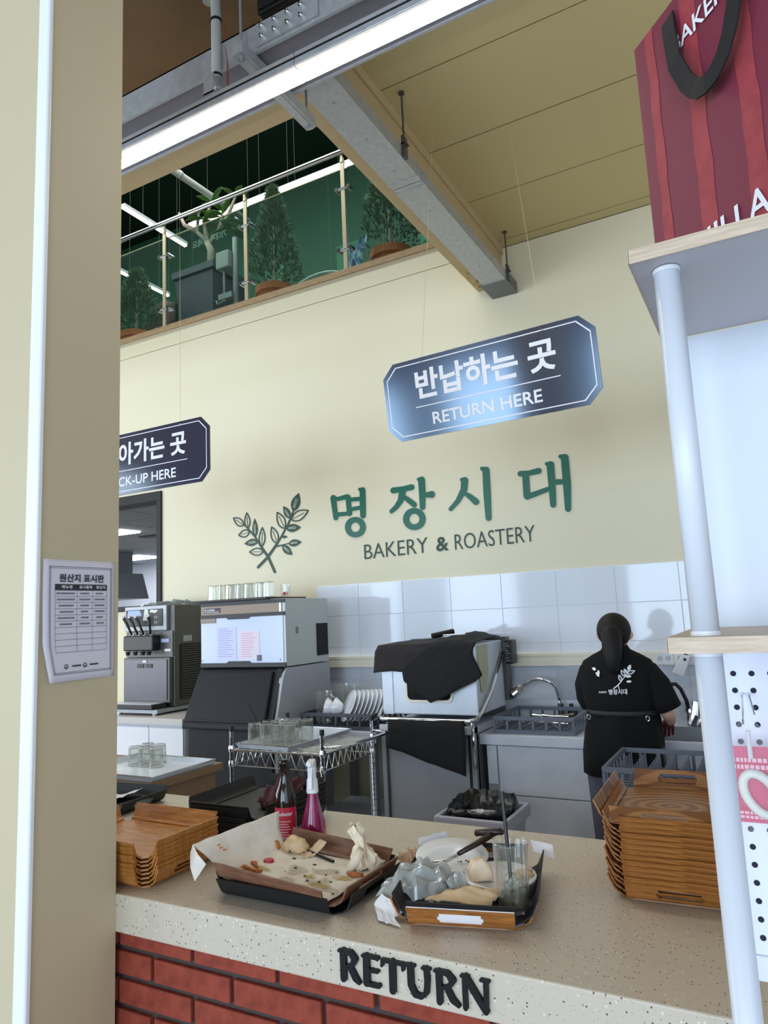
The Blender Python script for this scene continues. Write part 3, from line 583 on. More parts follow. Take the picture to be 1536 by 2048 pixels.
for x0, z0, x1, z1, wd, fl in G_LEAF:
    if fl and wd > .05:
        for k in (-.25, .05, .3):
            dx, dz = x1-x0, z1-z0; L = math.hypot(dx, dz); nx, nz = -dz/L*wd*.5*k, dx/L*wd*.5*k
            vn.strokes([[(x0+dx*.2+nx*.6, z0+dz*.2+nz*.6, .0035), (x0+dx*.7+nx, z0+dz*.7+nz, .0025)]], 4.9447, .0006)
vn.build('leaf_vein', mat('vein_cream', S(200, 206, 180), .6), wl)
text('letter_line', 'BAKERY', LET_DG, wl, (-2.862, 4.946, 2.052), (1, 0, .018), (0, 0, 1), .120, -.005, width=.565)
text('letter_line', '&', LET_DG, wl, (-2.228, 4.946, 2.066), (1, 0, .018), (0, 0, 1), .105, .02, width=.105)
text('letter_line', 'ROASTERY', LET_DG, wl, (-2.073, 4.946, 2.062), (1, 0, .018), (0, 0, 1), .118, -.005, width=.62)

def hang_sign(name, label, c, yaw, W, H, ch, korean, kx, kw, english, ex, ew, lx, lw, wires, tilt=0):
    """octagonal board: c = centre; text offsets measured from the centre along the board"""
    t = thing(name, label, 'hanging sign', c, yaw, None, tilt)
    def lb(p): return [(x, z) for x, z in p]
    def octo(w, h, k): return [(-w+k, -h), (w-k, -h), (w, -h+k), (w, h-k), (w-k, h), (-w+k, h), (-w, h-k), (-w, -h+k)]
    m = MB(); m.prism(octo(W/2, H/2, ch), 'y', -.005, .005); m.build('board', SIGN, t, local=True)
    o = octo(W/2-.022, H/2-.022, ch-.008); i = octo(W/2-.0275, H/2-.0275, ch-.0095); m = MB()
    for k in range(8):
        a, b, c2, d = o[k], o[(k+1) % 8], i[(k+1) % 8], i[k]
        m.add([(a[0], -.0056, a[1]), (b[0], -.0056, b[1]), (c2[0], -.0056, c2[1]), (d[0], -.0056, d[1])], [(0, 1, 2, 3)])
    m.build('border_line', LET_W, t, local=True)
    m = MB(); m.box(lx, -.0058, -.051, lx+lw, -.0052, -.046); m.build('divider_line', LET_W, t, local=True)
    R = ROOTM[t.name]; xd = R.to_3x3() @ Vector((1, 0, 0)); zd = R.to_3x3() @ Vector((0, 0, 1))
    text('lettering', korean, LET_W, t, R @ Vector((kx, -.0055, .008)), xd, zd, .117, .028, width=kw)
    text('lettering', english, LET_W, t, R @ Vector((ex, -.0055, -.156)), xd, zd, .063, .016, width=ew, words=True)
    for x, p in wires:
        m = MB(); m.ball((x, -.006, H/2-.022), .006, 8, 5, (1, .5, 1)); m.build('fixing', CHROME, t, local=True)
        inv = R.inverted(); m = MB(); m.tube([(x, 0, H/2-.022), tuple(inv @ Vector(p))], .0012, 4); m.build('wire', mat('nylon_line', S(210, 196, 150), .3), t, local=True)
    return t
hang_sign('hanging_sign', 'large dark octagonal sign reading RETURN HERE hung over the counter', (-1.2117, 3.408, 2.771), radians(-4), 1.2, .436, .072,
          '반납하는 곳', -.398, .795, 'RETURN HERE', -.316, .62, -.41, .817, ((-.345, (-1.448, 3.49, 4.335)), (.344, (-1.047, 3.66, 4.335))), radians(7.5))
hang_sign('hanging_sign', 'dark octagonal sign reading PICK-UP HERE half hidden by the pillar', (-3.732, 3.46, 2.737), 0, 1.2, .436, .072,
          '찾아가는 곳', -.398, .795, 'PICK-UP HERE', -.315, .62, -.41, .817, ((-.345, (-4.08, 3.46, 8.7)), (.344, (-3.39, 3.46, 8.7))))

# ------------------------------------------------------------------ socket trunking along the splashback
tk = thing('socket_trunking', 'cream power trunking with sockets running along the tiled wall', 'cable trunking', (-1.5, 4.93, 1.24))
m = MB(); m.box(-3.30, 4.90, 1.205, 0.6, 4.942, 1.295); m.build('trunking', CREAMP, tk, bevel=.004)
m = MB(); m.box(-3.30, 4.896, 1.275, 0.6, 4.902, 1.292); m.build('lid_strip', CREAMP, tk)
for x in (-1.06, -0.72, -0.60):
    m = MB(); m.box(x, 4.893, 1.212, x+.11, 4.902, 1.288); s = m.build('socket', WHITE, tk, bevel=.003)
    for k in (.03, .08):
        m = MB(); m.tube([(x+k, 4.893, 1.25), (x+k, 4.8915, 1.25)], .017, 12); m.build('socket_face', mat('socket_grey', S(190, 192, 196), .5), s)

# ------------------------------------------------------------------ back counter with soft-serve machine
bc = thing('back_counter', 'white back counter with cupboard doors under the soft serve machine', 'counter', (-5.2, 4.6, 0))
m = MB(); m.box(-7.0, 4.21, .83, -4.12, 4.94, .878); m.build('worktop', mat('grey_worktop', S(196, 190, 186), .35), bc, bevel=.003)
m = MB(); m.box(-7.0, 4.26, .08, -4.14, 4.94, .83); m.build('carcass', WHITE, bc)
m = MB(); m.box(-7.0, 4.30, 0, -4.14, 4.9, .08); m.build('plinth', STEELD, bc)
for i in range(6):
    x = -4.145-.37*i
    m = MB(); m.box(x-.362, 4.242, .10, x, 4.26, .815); d = m.build('door', WHITE, bc, bevel=.002)
    m = MB(); m.box(x-.36, 4.236, .80, x-.002, 4.243, .812); m.build('finger_pull', STEELD, d)
ss = thing('soft_serve_machine', 'dark steel soft serve machine with black levers on the back counter', 'ice cream machine', (-4.76, 4.66, .878))
m = MB(); m.box(-5.05, 4.50, .93, -4.485, 4.935, 1.775); m.build('body', DSTEEL, ss, bevel=.006)
m = MB(); m.box(-5.05, 4.47, 1.56, -4.55, 4.505, 1.775); m.build('head_panel', STEELD, ss, bevel=.006)
m = MB(); m.box(-5.03, 4.464, 1.60, -4.59, 4.472, 1.745); dsp = m.build('display', BLACK, ss, bevel=.004)
m = MB(); m.grid([[(-5.00, 4.463, 1.74), (-4.86, 4.463, 1.74)], [(-5.01, 4.463, 1.69), (-4.83, 4.463, 1.69)]]); m.build('display_picture', mat('display_blue', S(150, 176, 222), .3), dsp)
m = MB(); m.grid([[(-4.80, 4.463, 1.745), (-4.76, 4.463, 1.745)], [(-4.82, 4.463, 1.65), (-4.75, 4.463, 1.65)]]); m.grid([[(-4.73, 4.463, 1.74), (-4.64, 4.463, 1.735)], [(-4.74, 4.463, 1.72), (-4.67, 4.463, 1.71)]]); m.build('display_picture', mat('display_cream', S(214, 216, 206), .3), dsp)
text('display_digits', '0.0', LET_W, dsp, (-4.685, 4.4625, 1.665), (1, 0, 0), (0, 0, 1), .022)
text('display_digits', '0.0', LET_W, dsp, (-4.685, 4.4625, 1.622), (1, 0, 0), (0, 0, 1), .022)
m = MB(); m.box(-5.04, 4.48, 1.34, -4.49, 4.505, 1.555); m.build('front_plate', DSTEEL, ss)
m = MB(); m.box(-4.98, 4.39, 1.395, -4.63, 4.482, 1.525); m.build('dispensing_head', BLACK, ss, bevel=.012)
for x in (-4.93, -4.84, -4.75, -4.68):
    m = MB(); m.tube([(x, 4.40, 1.39), (x, 4.40, 1.36)], [.022, .014], 10); m.build('nozzle', BLACK, ss)
for i, (x, dx) in enumerate(((-4.90, -.055), (-4.83, -.05), (-4.76, -.045), (-4.68, .02))):
    m = MB(); m.tube([(x, 4.42, 1.53), (x+dx*.5, 4.40, 1.60), (x+dx, 4.375, 1.68)], [.008, .010, .015], 8); lv = m.build('lever', BLACK, ss, smooth=True)
    m = MB(); m.ball((x+dx, 4.373, 1.685), .017, 10, 6); m.build('lever_cap', CHROME, lv, smooth=True)
    m = MB(); m.tube([(x, 4.43, 1.52), (x, 4.43, 1.545)], .013, 8); m.build('collar', CHROME, ss)
m = MB(); m.box(-4.615, 4.474, 1.46, -4.525, 4.481, 1.49); m.build('sticker', mat('sticker_blue', S(176, 184, 220), .5), ss)
m = MB(); m.box(-4.575, 4.474, 1.385, -4.505, 4.481, 1.405); m.build('sticker', PAPER, ss)
m = MB(); m.box(-5.04, 4.455, .965, -4.50, 4.50, 1.335); m.build('front_door', DSTEEL, ss, bevel=.004)
m = MB(); m.box(-5.02, 4.448, .985, -4.525, 4.457, 1.318); fdm = mat('brushed_dark', S(88, 88, 95), .28, .6); m.build('door_panel', fdm, ss)
m = MB(); m.box(-4.865, 4.443, 1.25, -4.79, 4.449, 1.285); m.box(-4.765, 4.443, 1.25, -4.69, 4.449, 1.285); m.build('outlet_plate', BLACK, ss)
m = MB(); m.box(-4.80, 4.442, 1.295, -4.755, 4.449, 1.315); m.build('sticker', PAPER, ss)
m = MB(); m.box(-5.05, 4.29, .925, -4.53, 4.46, .965); m.build('drip_tray', BLACK, ss, bevel=.008)
m = MB(); m.box(-5.03, 4.31, .963, -4.56, 4.45, .968)
m.build('drip_grid', STEEL, ss)
m = MB(); m.box(-5.05, 4.32, .895, -4.50, 4.93, .925); m.build('base', STEELD, ss)
for x in (-4.98, -4.57):
    for y in (4.36, 4.88):
        m = MB(); m.tube([(x, y, .878), (x, y, .90)], .022, 10); m.build('foot', CHROME, ss)
vp = MB(); vp.box(-4.487, 4.56, .98, -4.478, 4.92, 1.44); vp = vp.build('vent_panel', BLACKM, ss)
for k in range(23):
    m = MB(); m.box(-4.480, 4.57, .99+.0195*k, -4.473, 4.91, .996+.0195*k); m.build('vent_slat', DSTEEL, vp)
m = MB(); m.box(-4.486, 4.60, 1.46, -4.481, 4.70, 1.51); m.build('rating_label', mat('label_grey', S(160, 160, 158), .5), ss)
ow = tag(MB().grid(sheet([[(-5.0, 4.88, 1.785), (-4.6, 4.88, 1.80)], [(-5.0, 4.6, 1.79), (-4.55, 4.62, 1.81)]], 10, 6, .012, 3)).build('plastic_bag', FROST, solid=.002), 'clear crumpled plastic bag lying on the soft serve machine', 'plastic bag')

# ------------------------------------------------------------------ ice machine on its storage bin
im = thing('ice_machine', 'stainless ice machine head on a dark sloping storage bin', 'ice machine', (-3.46, 4.4, 0))
m = MB(); m.box(-3.86, 4.15, 1.275, -3.07, 4.70, 1.755); m.build('head_body', mat('satin_steel', S(190, 194, 194), .42, .3), im, bevel=.004)
m = MB(); m.box(-3.86, 4.142, 1.725, -3.07, 4.151, 1.752); m.box(-3.86, 4.140, 1.635, -3.07, 4.151, 1.662); m.box(-3.86, 4.138, 1.275, -3.07, 4.151, 1.305)
m.prism([(-3.58, 1.637), (-3.61, 1.637), (-3.585, 1.622), (-3.40, 1.622), (-3.375, 1.637)], 'y', 4.139, 4.151); m.prism([(-3.61, 1.304), (-3.585, 1.318), (-3.40, 1.318), (-3.375, 1.304)], 'y', 4.138, 4.151); m.build('black_trim', BLACK, im)
m = MB(); m.box(-3.855, 4.142, 1.662, -3.115, 4.151, 1.725); m.build('fascia', mat('fascia_taupe', S(134, 116, 102), .35, .3), im)
m = MB(); m.box(-3.115, 4.140, 1.662, -3.10, 4.151, 1.725); m.build('fascia_end', CHROME, im)
m = MB(); m.box(-3.82, 4.138, 1.676, -3.665, 4.143, 1.711); bd = m.build('badge', mat('badge_navy', S(30, 32, 52), .3), im, bevel=.002)
text('badge_lettering', 'KAISER', LET_W, bd, (-3.812, 4.1375, 1.690), (1, 0, 0), (0, 0, 1), .015, .02, width=.10)
m = MB(); m.box(-3.812, 4.137, 1.681, -3.72, 4.1385, 1.684); m.box(-3.72, 4.137, 1.681, -3.672, 4.1385, 1.6845); m.build('badge_rule', LET_W, bd)
m = MB(); m.box(-3.858, 4.145, 1.305, -3.09, 4.152, 1.637); m.build('front_panel', mat('front_film', S(198, 208, 230), .25, .1), im)
m = MB(); m.box(-3.858, 4.140, 1.60, -3.71, 4.146, 1.636); m.build('film_corner', mat('taupe2', S(128, 116, 106), .35, .3), im)
for x0, x1, z0, z1, cl in ((-3.705, -3.515, 1.325, 1.57, S(206, 210, 242)), (-3.49, -3.30, 1.325, 1.535, S(226, 214, 232))):
    m = MB(); m.box(x0, 4.143, z0, x1, 4.1455, z1); nt_ = m.build('notice_sheet', mat('notice_'+str(x0), cl, .5), im)
    m = MB(); rn = random.Random(int(-x0*100))
    for k in range(int((z1-z0)/.0165)-1):
        m.box(x0+.02, 4.1425, z1-.022-.0165*k, x0+.02+(x1-x0-.04)*rn.uniform(.55, 1), 4.1432, z1-.016-.0165*k)
    m.build('notice_line', mat('notice_ink_'+str(x0), S(176, 176, 224) if x0 < -3.6 else S(218, 180, 192), .6), nt_)
m = MB(); m.box(-3.325, 4.141, 1.318, -3.285, 4.1456, 1.36); m.build('notice_tab', mat('tab_grey', S(96, 98, 118), .5), im)
for x in (-3.845, -3.12):
    m = MB(); m.ball((x, 4.144, 1.325), .007, 8, 5, (1, .4, 1)); m.build('screw', STEELD, im)
sv = MB(); sv.box(-3.072, 4.535, 1.325, -3.066, 4.685, 1.565); sv = sv.build('side_vent', BLACKM, im)
for k in range(14):
    m = MB(); m.box(-3.067, 4.542, 1.335+.0165*k, -3.060, 4.678, 1.340+.0165*k); m.build('vent_slat', CHAR, sv)
m = MB(); m.box(-3.0705, 4.27, 1.50, -3.0675, 4.30, 1.55); m.build('side_mark', mat('mark_grey', S(120, 124, 126), .6), im)
# bin: side profile in (y, z)
prof = [(4.0, .14), (4.0, .90), (3.985, .925), (4.135, 1.268), (4.70, 1.268), (4.70, .14)]
m = MB(); m.prism([(4.02, .14), (4.02, .92), (4.10, 1.19), (4.125, 1.235), (4.16, 1.268), (4.70, 1.268), (4.70, .14)], 'x', -3.068, -3.10); m.build('side_panel', mat('bin_side', S(172, 174, 182), .45, .2), im, smooth=False)
m = MB(); m.prism([(4.0, .14), (4.0, .92), (4.13, 1.25), (4.16, 1.268), (4.70, 1.268), (4.70, .14)], 'x', -3.86, -3.095); m.build('bin_body', CHAR, im, bevel=.006)
m = MB(); m.prism([(4.005, .93), (3.955, .895), (3.95, .865), (3.965, .85), (3.98, .855), (4.005, .86)], 'x', -3.875, -3.135)
m.hexa([(-3.875, 3.965, .905), (-3.135, 3.965, .905), (-3.135, 4.02, .905), (-3.875, 4.02, .905)], [(-3.845, 4.105, 1.245), (-3.16, 4.105, 1.245), (-3.16, 4.15, 1.245), (-3.845, 4.15, 1.245)]); m.build('bin_door', CHAR, im, bevel=.02, seg=3)
m = MB(); m.prism([(-3.80, .925), (-3.20, .925), (-3.30, 1.03), (-3.72, 1.03)], 'y', 3.99, 4.0); m.v = [(x, 3.966+(z-.905)*.412-.004+(y-3.99)*.1, z) for x, y, z in m.v]; m.build('door_recess', CHAR, im)
m = MB(); m.prism([(3.99, .90), (4.13, 1.262), (4.155, 1.268), (4.12, 1.19), (4.02, .88)], 'x', -3.135, -3.09); m.build('hinge_strip', BLACKM, im)
for x in (-3.80, -3.14):
    for y in (4.08, 4.62):
        m = MB(); m.tube([(x, y, 0), (x, y, .14)], [.022, .028], 10); m.build('foot', STEELD, im)
bo = tag(MB().box(-3.98, 4.10, 1.757, -3.20, 4.60, 1.772).build('board', mat('dark_board', S(52, 50, 52), .5), bevel=.002), 'thin dark board lying on top of the ice machine', 'board')

def tumbler(name, label, c, r=.037, h=.125, group=None, inverted=False, seed=0):
    m = MB(); m.lathe(0, 0, [(r*.82, 0), (r*.88, .004), (r, h), (r*.94, h), (r*.82, .012), (.001, .011)], 20)
    if inverted: m.v = [(x, y, h-z) for x, y, z in m.v]
    o = m.build(name, GLASS, local=True, smooth=False); o.location = c
    b = MB(); z0, z1, r0, r1 = (0.001, h-.004, r, r*.84) if inverted else (h-.002, .004, r, r*.84)
    for z, q in ((z0, r0), (z1, r1)): b.tube([(q*cos(2*pi*i/18), q*sin(2*pi*i/18), z) for i in range(18)], .0019, 5, closed=True)
    b = b.build('rim', RIMG, o, local=True, smooth=True); return tag(o, label, 'glass', group)
def dup(o, loc, label, rot=None):
    c = copy_tree(o); c.location = loc; c['label'] = label
    if rot is not None: c.rotation_euler = (0, 0, rot)
    return c
ORD = ('first', 'second', 'third', 'fourth', 'fifth', 'sixth', 'seventh', 'eighth', 'ninth', 'tenth', 'eleventh', 'twelfth', 'thirteenth', 'fourteenth', 'fifteenth')
t0 = None
for i in range(7):
    lab = f'upturned ribbed glass on the ice machine board, {ORD[i]} from the left'
    p = (-3.80+.089*i, 4.22+.01*(i % 2), 1.772)
    if t0 is None: t0 = tumbler('tumbler', lab, p, .042, .115, 'upturned glasses on the ice machine', True)
    else: dup(t0, p, lab)
for i in range(4):
    dup(t0, (-3.72+.089*i, 4.36, 1.772), f'upturned ribbed glass in the back row on the ice machine board, {ORD[i]} from the left')
lg = thing('logo_cup', 'clear cup with a red logo standing alone on the ice machine board', 'cup', (-3.215, 4.40, 1.772))
lg.location = (-3.29, 4.46, 1.772); ROOTM[lg.name] = Matrix.Translation(lg.location)
m = MB(); m.lathe(-3.29, 4.46, [(.034, 1.772), (.036, 1.775), (.042, 1.872), (.039, 1.872), (.033, 1.78), (.001, 1.779)], 20); m.build('cup', GLASS, lg)
m = MB(); m.prism([(-3.272+.013*cos(2*pi*i/12), 1.80+.013*sin(2*pi*i/12)) for i in range(12)], 'y', 4.418, 4.4195); m.box(-3.256, 4.419, 1.789, -3.250, 4.4205, 1.815); m.box(-3.246, 4.4205, 1.789, -3.24, 4.422, 1.81); m.build('logo', mat('red_print', S(196, 44, 66), .4), lg)

# ------------------------------------------------------------------ table with the clean-dish rack
def table(name, label, x0, x1, y0, y1, z, leg=.035, apron=.06, shelf=None, splash=0, cat='table'):
    t = thing(name, label, cat, ((x0+x1)/2, (y0+y1)/2, 0))
    m = MB(); m.box(x0, y0, z-.03, x1, y1, z); m.box(x0, y0, z-apron, x1, y0+.012, z-.028); m.build('top', STEEL, t, bevel=.003)
    if splash: MB().box(x0, y1-.015, z, x1, y1, z+splash).build('upstand', STEEL, t)
    for x in (x0+leg, x1-leg):
        for y in (y0+leg, y1-leg):
            m = MB(); m.box(x-leg/2, y-leg/2, .04, x+leg/2, y+leg/2, z-.03); l = m.build('leg', STEELD, t)
            m = MB(); m.tube([(x, y, 0), (x, y, .045)], leg*.42, 8); m.build('foot', BLACK, l)
    if shelf: MB().box(x0+.03, y0+.03, shelf-.02, x1-.03, y1-.03, shelf).build('shelf', STEEL, t)
    return t
dt = table('steel_table', 'stainless table under the dish rack beside the hood dishwasher', -3.04, -2.38, 4.16, 4.92, .85, .045, .07, .25)
def rack(name, label, c, rot, w=.5, d=.5, h=.10, m_=None, pegs=False):
    """dishwasher basket: rim, base lattice and side bars"""
    t = thing(name, label, 'dish rack', c, rot); mm = m_ or GPLAST
    def L(mb, nm): return mb.build(nm, mm, t, local=True)
    a, b = w/2, d/2
    for z0, z1, nm in ((h-.022, h, 'rim'), (0, .022, 'base_rail')):
        m = MB(); m.box(-a, -b, z0, a, -b+.014, z1); m.box(-a, b-.014, z0, a, b, z1); m.box(-a, -b+.014, z0, -a+.014, b-.014, z1); m.box(a-.014, -b+.014, z0, a, b-.014, z1); L(m, nm)
    n = 6
    for k in range(n+1):
        u = -a+(w-.014)*k/n
        for y in (-b, b-.010):
            m = MB(); m.box(u, y, .02, u+.014, y+.010, h-.02); L(m, 'side_bar')
        u = -b+(d-.014)*k/n
        for x in (-a, a-.010):
            if 0 < k < n: m = MB(); m.box(x, u, .02, x+.010, u+.014, h-.02); L(m, 'side_bar')
    m = MB()
    for k in range(9):
        u = -a+.03+(w-.06)*k/8; m.box(u-.003, -b+.01, .006, u+.003, b-.01, .014); v = -b+.03+(d-.06)*k/8; m.box(-a+.01, v-.003, .004, a-.01, v+.003, .012)
    L(m, 'base_grid')
    if pegs:
        for i in range(7):
            for j in range(8):
                x = -a+.05+(w-.1)*i/6; y = -b+.045+(d-.09)*j/7
                m = MB(); m.hexa([(x-.005, y-.005, .01), (x+.005, y-.005, .01), (x+.005, y+.005, .01), (x-.005, y+.005, .01)], [(x-.003, y-.003, h*.9), (x+.003, y-.003, h*.9), (x+.003, y+.003, h*.9), (x-.003, y+.003, h*.9)]); L(m, 'peg')
    return t
rack('dish_rack', 'dark grey dish rack of white plates and jugs beside the dishwasher', (-2.71, 4.45, .851), 0, .58, .50, .105, mat('dark_crate', S(66, 68, 78), .45))
def platelike(R, depth):
    m = MB(); m.lathe(0, 0, [(.001, 0), (R*.55, 0), (R*.62, .006), (R, depth), (R*.985, depth+.004), (R*.6, .012), (.001, .008)], 26); return m
p0 = None
for i in range(9):
    lab = f'white plate standing in the dark grey dish rack, {ORD[i]} from the left'
    if p0 is None:
        p0 = platelike(.115, .018).build('plate', PORC, local=True, smooth=True); tag(p0, lab, 'plate', 'white plates in the dish rack'); o = p0
    else: o = copy_tree(p0); o['label'] = lab
    o.location = (-2.665+.0275*i, 4.335+.012*i, .985); o.rotation_euler = Vector((-.62, -.66, .42)).to_track_quat('Z', 'Y').to_euler()
for i, (x, y) in enumerate(((-2.79, 4.31), (-2.735, 4.33), (-2.66, 4.56))):
    m = MB(); m.lathe(0, 0, [(.001, 0), (.03, 0), (.034, .006), (.066, .055), (.063, .056), (.03, .012), (.001, .01)], 22); o = m.build('bowl', PORC, local=True, smooth=True)
    tag(o, ('white bowl tipped up at the left end of the dish rack', 'second white bowl tipped up beside the plates in the dish rack', 'white bowl tipped up behind the plates in the dish rack')[i], 'bowl', 'white bowls in the dish rack')
    o.location = (x, y, .975+.01*(i == 2)); o.rotation_euler = (radians(-10), radians(-78), radians(25))
def jug(name, label, c, r, h):
    t = thing(name, label, 'jug', c)
    m = MB(); m.lathe(0, 0, [(.001, 0), (r*.85, 0), (r*.88, .005), (r, h), (r*.955, h), (r*.84, .010), (.001, .010)], 20); m.build('body', GLASS, t, local=True)
    m = MB(); m.tube([(r*.96, 0, h*.88), (r*1.45, 0, h*.82), (r*1.5, 0, h*.4), (r*.93, 0, h*.25)], .008, 6); m.build('handle', GLASS, t, local=True)
jug('glass_jug', 'clear jug at the left of the dish rack before the ice bin side', (-2.90, 4.35, .87), .062, .215)
jug('glass_jug', 'clear jug behind the white bowls in the dish rack', (-2.80, 4.58, .87), .060, .235)
jug('glass_jug', 'tall clear jug at the back corner of the dish rack', (-2.90, 4.62, .87), .058, .24)
for i, (x, y) in enumerate(((-2.66, 4.66), (-2.58, 4.65), (-2.50, 4.66), (-2.62, 4.58), (-2.54, 4.57), (-2.465, 4.58))):
    tumbler('tumbler', ('upturned', 'upturned')[0]+f' clear tumbler at the back of the dish rack, {ORD[i % 3]} of the {"rear" if i < 3 else "front"} three', (x, y, .87), .036, .135, 'tumblers in the dish rack', True)

# ------------------------------------------------------------------ wire trolley with a sheet pan of tumblers
wt = thing('wire_trolley', 'chrome wire shelf trolley standing before the steel table', 'trolley', (-2.62, 3.73, 0))
X0, X1, Y0, Y1 = -2.95, -2.30, 3.42, 3.98
for x, y in ((X0, Y0), (X1, Y0), (X1, Y1), (X0, Y1)):
    m = MB(); m.tube([(x, y, .09), (x, y, .97)], .0125, 10); po = m.build('post', CHROME, wt)
    m = MB(); m.tube([(x, y, .955), (x, y, .985)], .014, 10); m.build('post_cap', BLACK, po)
    m = MB()
    for k in range(26): m.tube([(x, y, .14+.031*k), (x, y, .143+.031*k)], .0138, 8)
    m.build('post_groove', DSTEEL, po)
    m = MB(); m.tube([(x, y, 0.03), (x, y, .09)], .012, 8); m.tube([(x-.012, y, .035), (x+.012, y, .035)], .035, 14); m.build('caster', BLACK, po)
    for z in (.77, .855):
        m = MB(); m.lathe(x, y, [(.017, z-.018), (.020, z), (.017, z+.018)], 12); m.build('collar', CHROME, po)
for nm, zz in (('wire_shelf', .845), ('wire_shelf', .30)):
    m = MB()
    for z in (zz, zz-.085):
        m.tube([(X0, Y0, z), (X1, Y0, z), (X1, Y1, z), (X0, Y1, z)], .004, 6, closed=True)
    sh = m.build(nm, CHROME, wt)
    m = MB()
    for k in range(21): y = Y0+.01+(Y1-Y0-.02)*k/20; m.tube([(X0, y, zz+.004), (X1, y, zz+.004)], .002, 4)
    for x in (X0+.2, X1-.2): m.tube([(x, Y0, zz-.001), (x, Y1, zz-.001)], .004, 5)
    m.build('deck_wire', CHROME, sh)
    m = MB(); n = 9
    for k in range(n):
        a = X0+(X1-X0)*k/n; b = X0+(X1-X0)*(k+1)/n
        for y in (Y0, Y1): m.tube([(a, y, zz), ((a+b)/2, y, zz-.085), (b, y, zz)], .0025, 4)
        a = Y0+(Y1-Y0)*k/n; b = Y0+(Y1-Y0)*(k+1)/n
        for x in (X0, X1): m.tube([(x, a, zz), (x, (a+b)/2, zz-.085), (x, b, zz)], .0025, 4)
    m.build('truss_wire', CHROME, sh)
m = MB(); m.tube([(X1, Y0, .895), (X1+.06, Y0-.005, .893), (X1+.115, Y0+.03, .893), (X1+.135, Y0+.09, .893), (X1+.135, Y1-.09, .893), (X1+.115, Y1-.03, .893), (X1+.06, Y1+.005, .893), (X1, Y1, .895)], .010, 10); m.build('handle', CHROME, wt, smooth=True)
def sheet_pan(name, label, c, rot, w, d):
    t = thing(name, label, 'baking tray', c, rot); a, b = w/2, d/2; k = .012
    m = MB(); m.box(-a+k, -b+k, 0, a-k, b-k, .003)
    for (p, q, r_, s_) in (((-a+k, -b+k), (a-k, -b+k), (a, -b), (-a, -b)), ((a-k, -b+k), (a-k, b-k), (a, b), (a, -b)), ((a-k, b-k), (-a+k, b-k), (-a, b), (a, b)), ((-a+k, b-k), (-a+k, -b+k), (-a, -b), (-a, b))):
        m.hexa([(*p, 0), (*q, 0), (q[0], q[1], .001), (p[0], p[1], .001)], [(s_[0], s_[1], .024), (r_[0], r_[1], .024), (r_[0]*.992, r_[1]*.992, .026), (s_[0]*.992, s_[1]*.992, .026)])
    m.build('pan', STEEL, t, local=True)
    m = MB(); m.tube([(-a, -b, .026), (a, -b, .026), (a, b, .026), (-a, b, .026)], .004, 6, closed=True); m.build('rolled_rim', CHROME, t, local=True)
    return t
sheet_pan('sheet_pan', 'steel sheet pan holding tumblers on the wire trolley', (-2.73, 3.77, .853), radians(-2), .40, .66)
k = 0
for row, (y, xs) in enumerate(((3.53, (-2.865, -2.775, -2.685, -2.60)), (3.625, (-2.83, -2.74, -2.65)), (3.72, (-2.79, -2.70, -2.61)))):
    for i, x in enumerate(xs):
        lab = f'upturned tumbler on the trolley sheet pan, {ORD[i]} from the left in the {("front", "middle", "back")[row]} row'
        tumbler('tumbler', lab, (x, y, .857), .042, .135, 'tumblers on the trolley', True)

# ------------------------------------------------------------------ low table with pan and cups at the left
lt_ = thing('low_table', 'brown wooden low table behind the counter by the pillar', 'table', (-3.1, 2.9, 0))
lw = wood('low_table_wood', S(150, 122, 92), S(122, 96, 70), 1, (2, 20, 20))
m = MB(); m.box(-3.7, 2.62, .80, -2.78, 3.15, .838); m.build('top', lw, lt_, bevel=.003)
for x in (-3.65, -2.84):
    for y in (2.67, 3.09):
        m = MB(); m.box(x-.03, y-.03, 0, x+.03, y+.03, .80); m.build('leg', lw, lt_)
m = MB(); m.box(-3.62, 2.66, .68, -2.87, 2.68, .80); m.box(-2.83, 2.70, .68, -2.81, 3.06, .80); m.build('apron', lw, lt_)
sheet_pan('sheet_pan', 'steel sheet pan on the wooden low table beside the pillar', (-3.08, 2.86, .839), 0, .60, .46)
for i, x in enumerate((-3.22, -3.14, -3.06, -3.22, -3.13)):
    tumbler('tumbler', f'clear cup on the low table pan, {ORD[i % 3]} from the left in the {"front" if i < 3 else "back"} row', (x, 2.93 if i < 3 else 3.02, .843), .040, .10, 'clear cups on the low table', True)
# ------------------------------------------------------------------ hood dishwasher with black cloths
dw = thing('hood_dishwasher', 'stainless hood dishwasher draped with black cloths', 'dishwasher', (-2.0, 4.5, 0))
m = MB(); m.prism([(4.20, .965), (4.20, 1.385), (4.24, 1.40), (4.70, 1.40), (4.70, .965)], 'x', -2.33, -1.67); m.build('hood', STEEL, dw, bevel=.008)
m = MB(); m.box(-2.33, 4.194, .965, -2.255, 4.203, 1.38); m.build('hood_strip', STEEL, dw)
def rrect(x0, z0, x1, z1, r, n=5):
    o = []
    for cx, cz, a in ((x1-r, z0+r, -pi/2), (x1-r, z1-r, 0), (x0+r, z1-r, pi/2), (x0+r, z0+r, pi)):
        for i in range(n+1): o.append((cx+r*cos(a+pi/2*i/n), cz+r*sin(a+pi/2*i/n)))
    return o
m = MB(); m.prism(rrect(-2.165, 1.04, -1.83, 1.33, .04), 'y', 4.192, 4.201); wn = m.build('window_frame', CREAMP, dw, bevel=.003)
m = MB(); m.prism(rrect(-2.148, 1.057, -1.847, 1.313, .03), 'y', 4.1905, 4.194); m.build('window_glass', mat('dark_window', S(18, 20, 24), .12), wn)
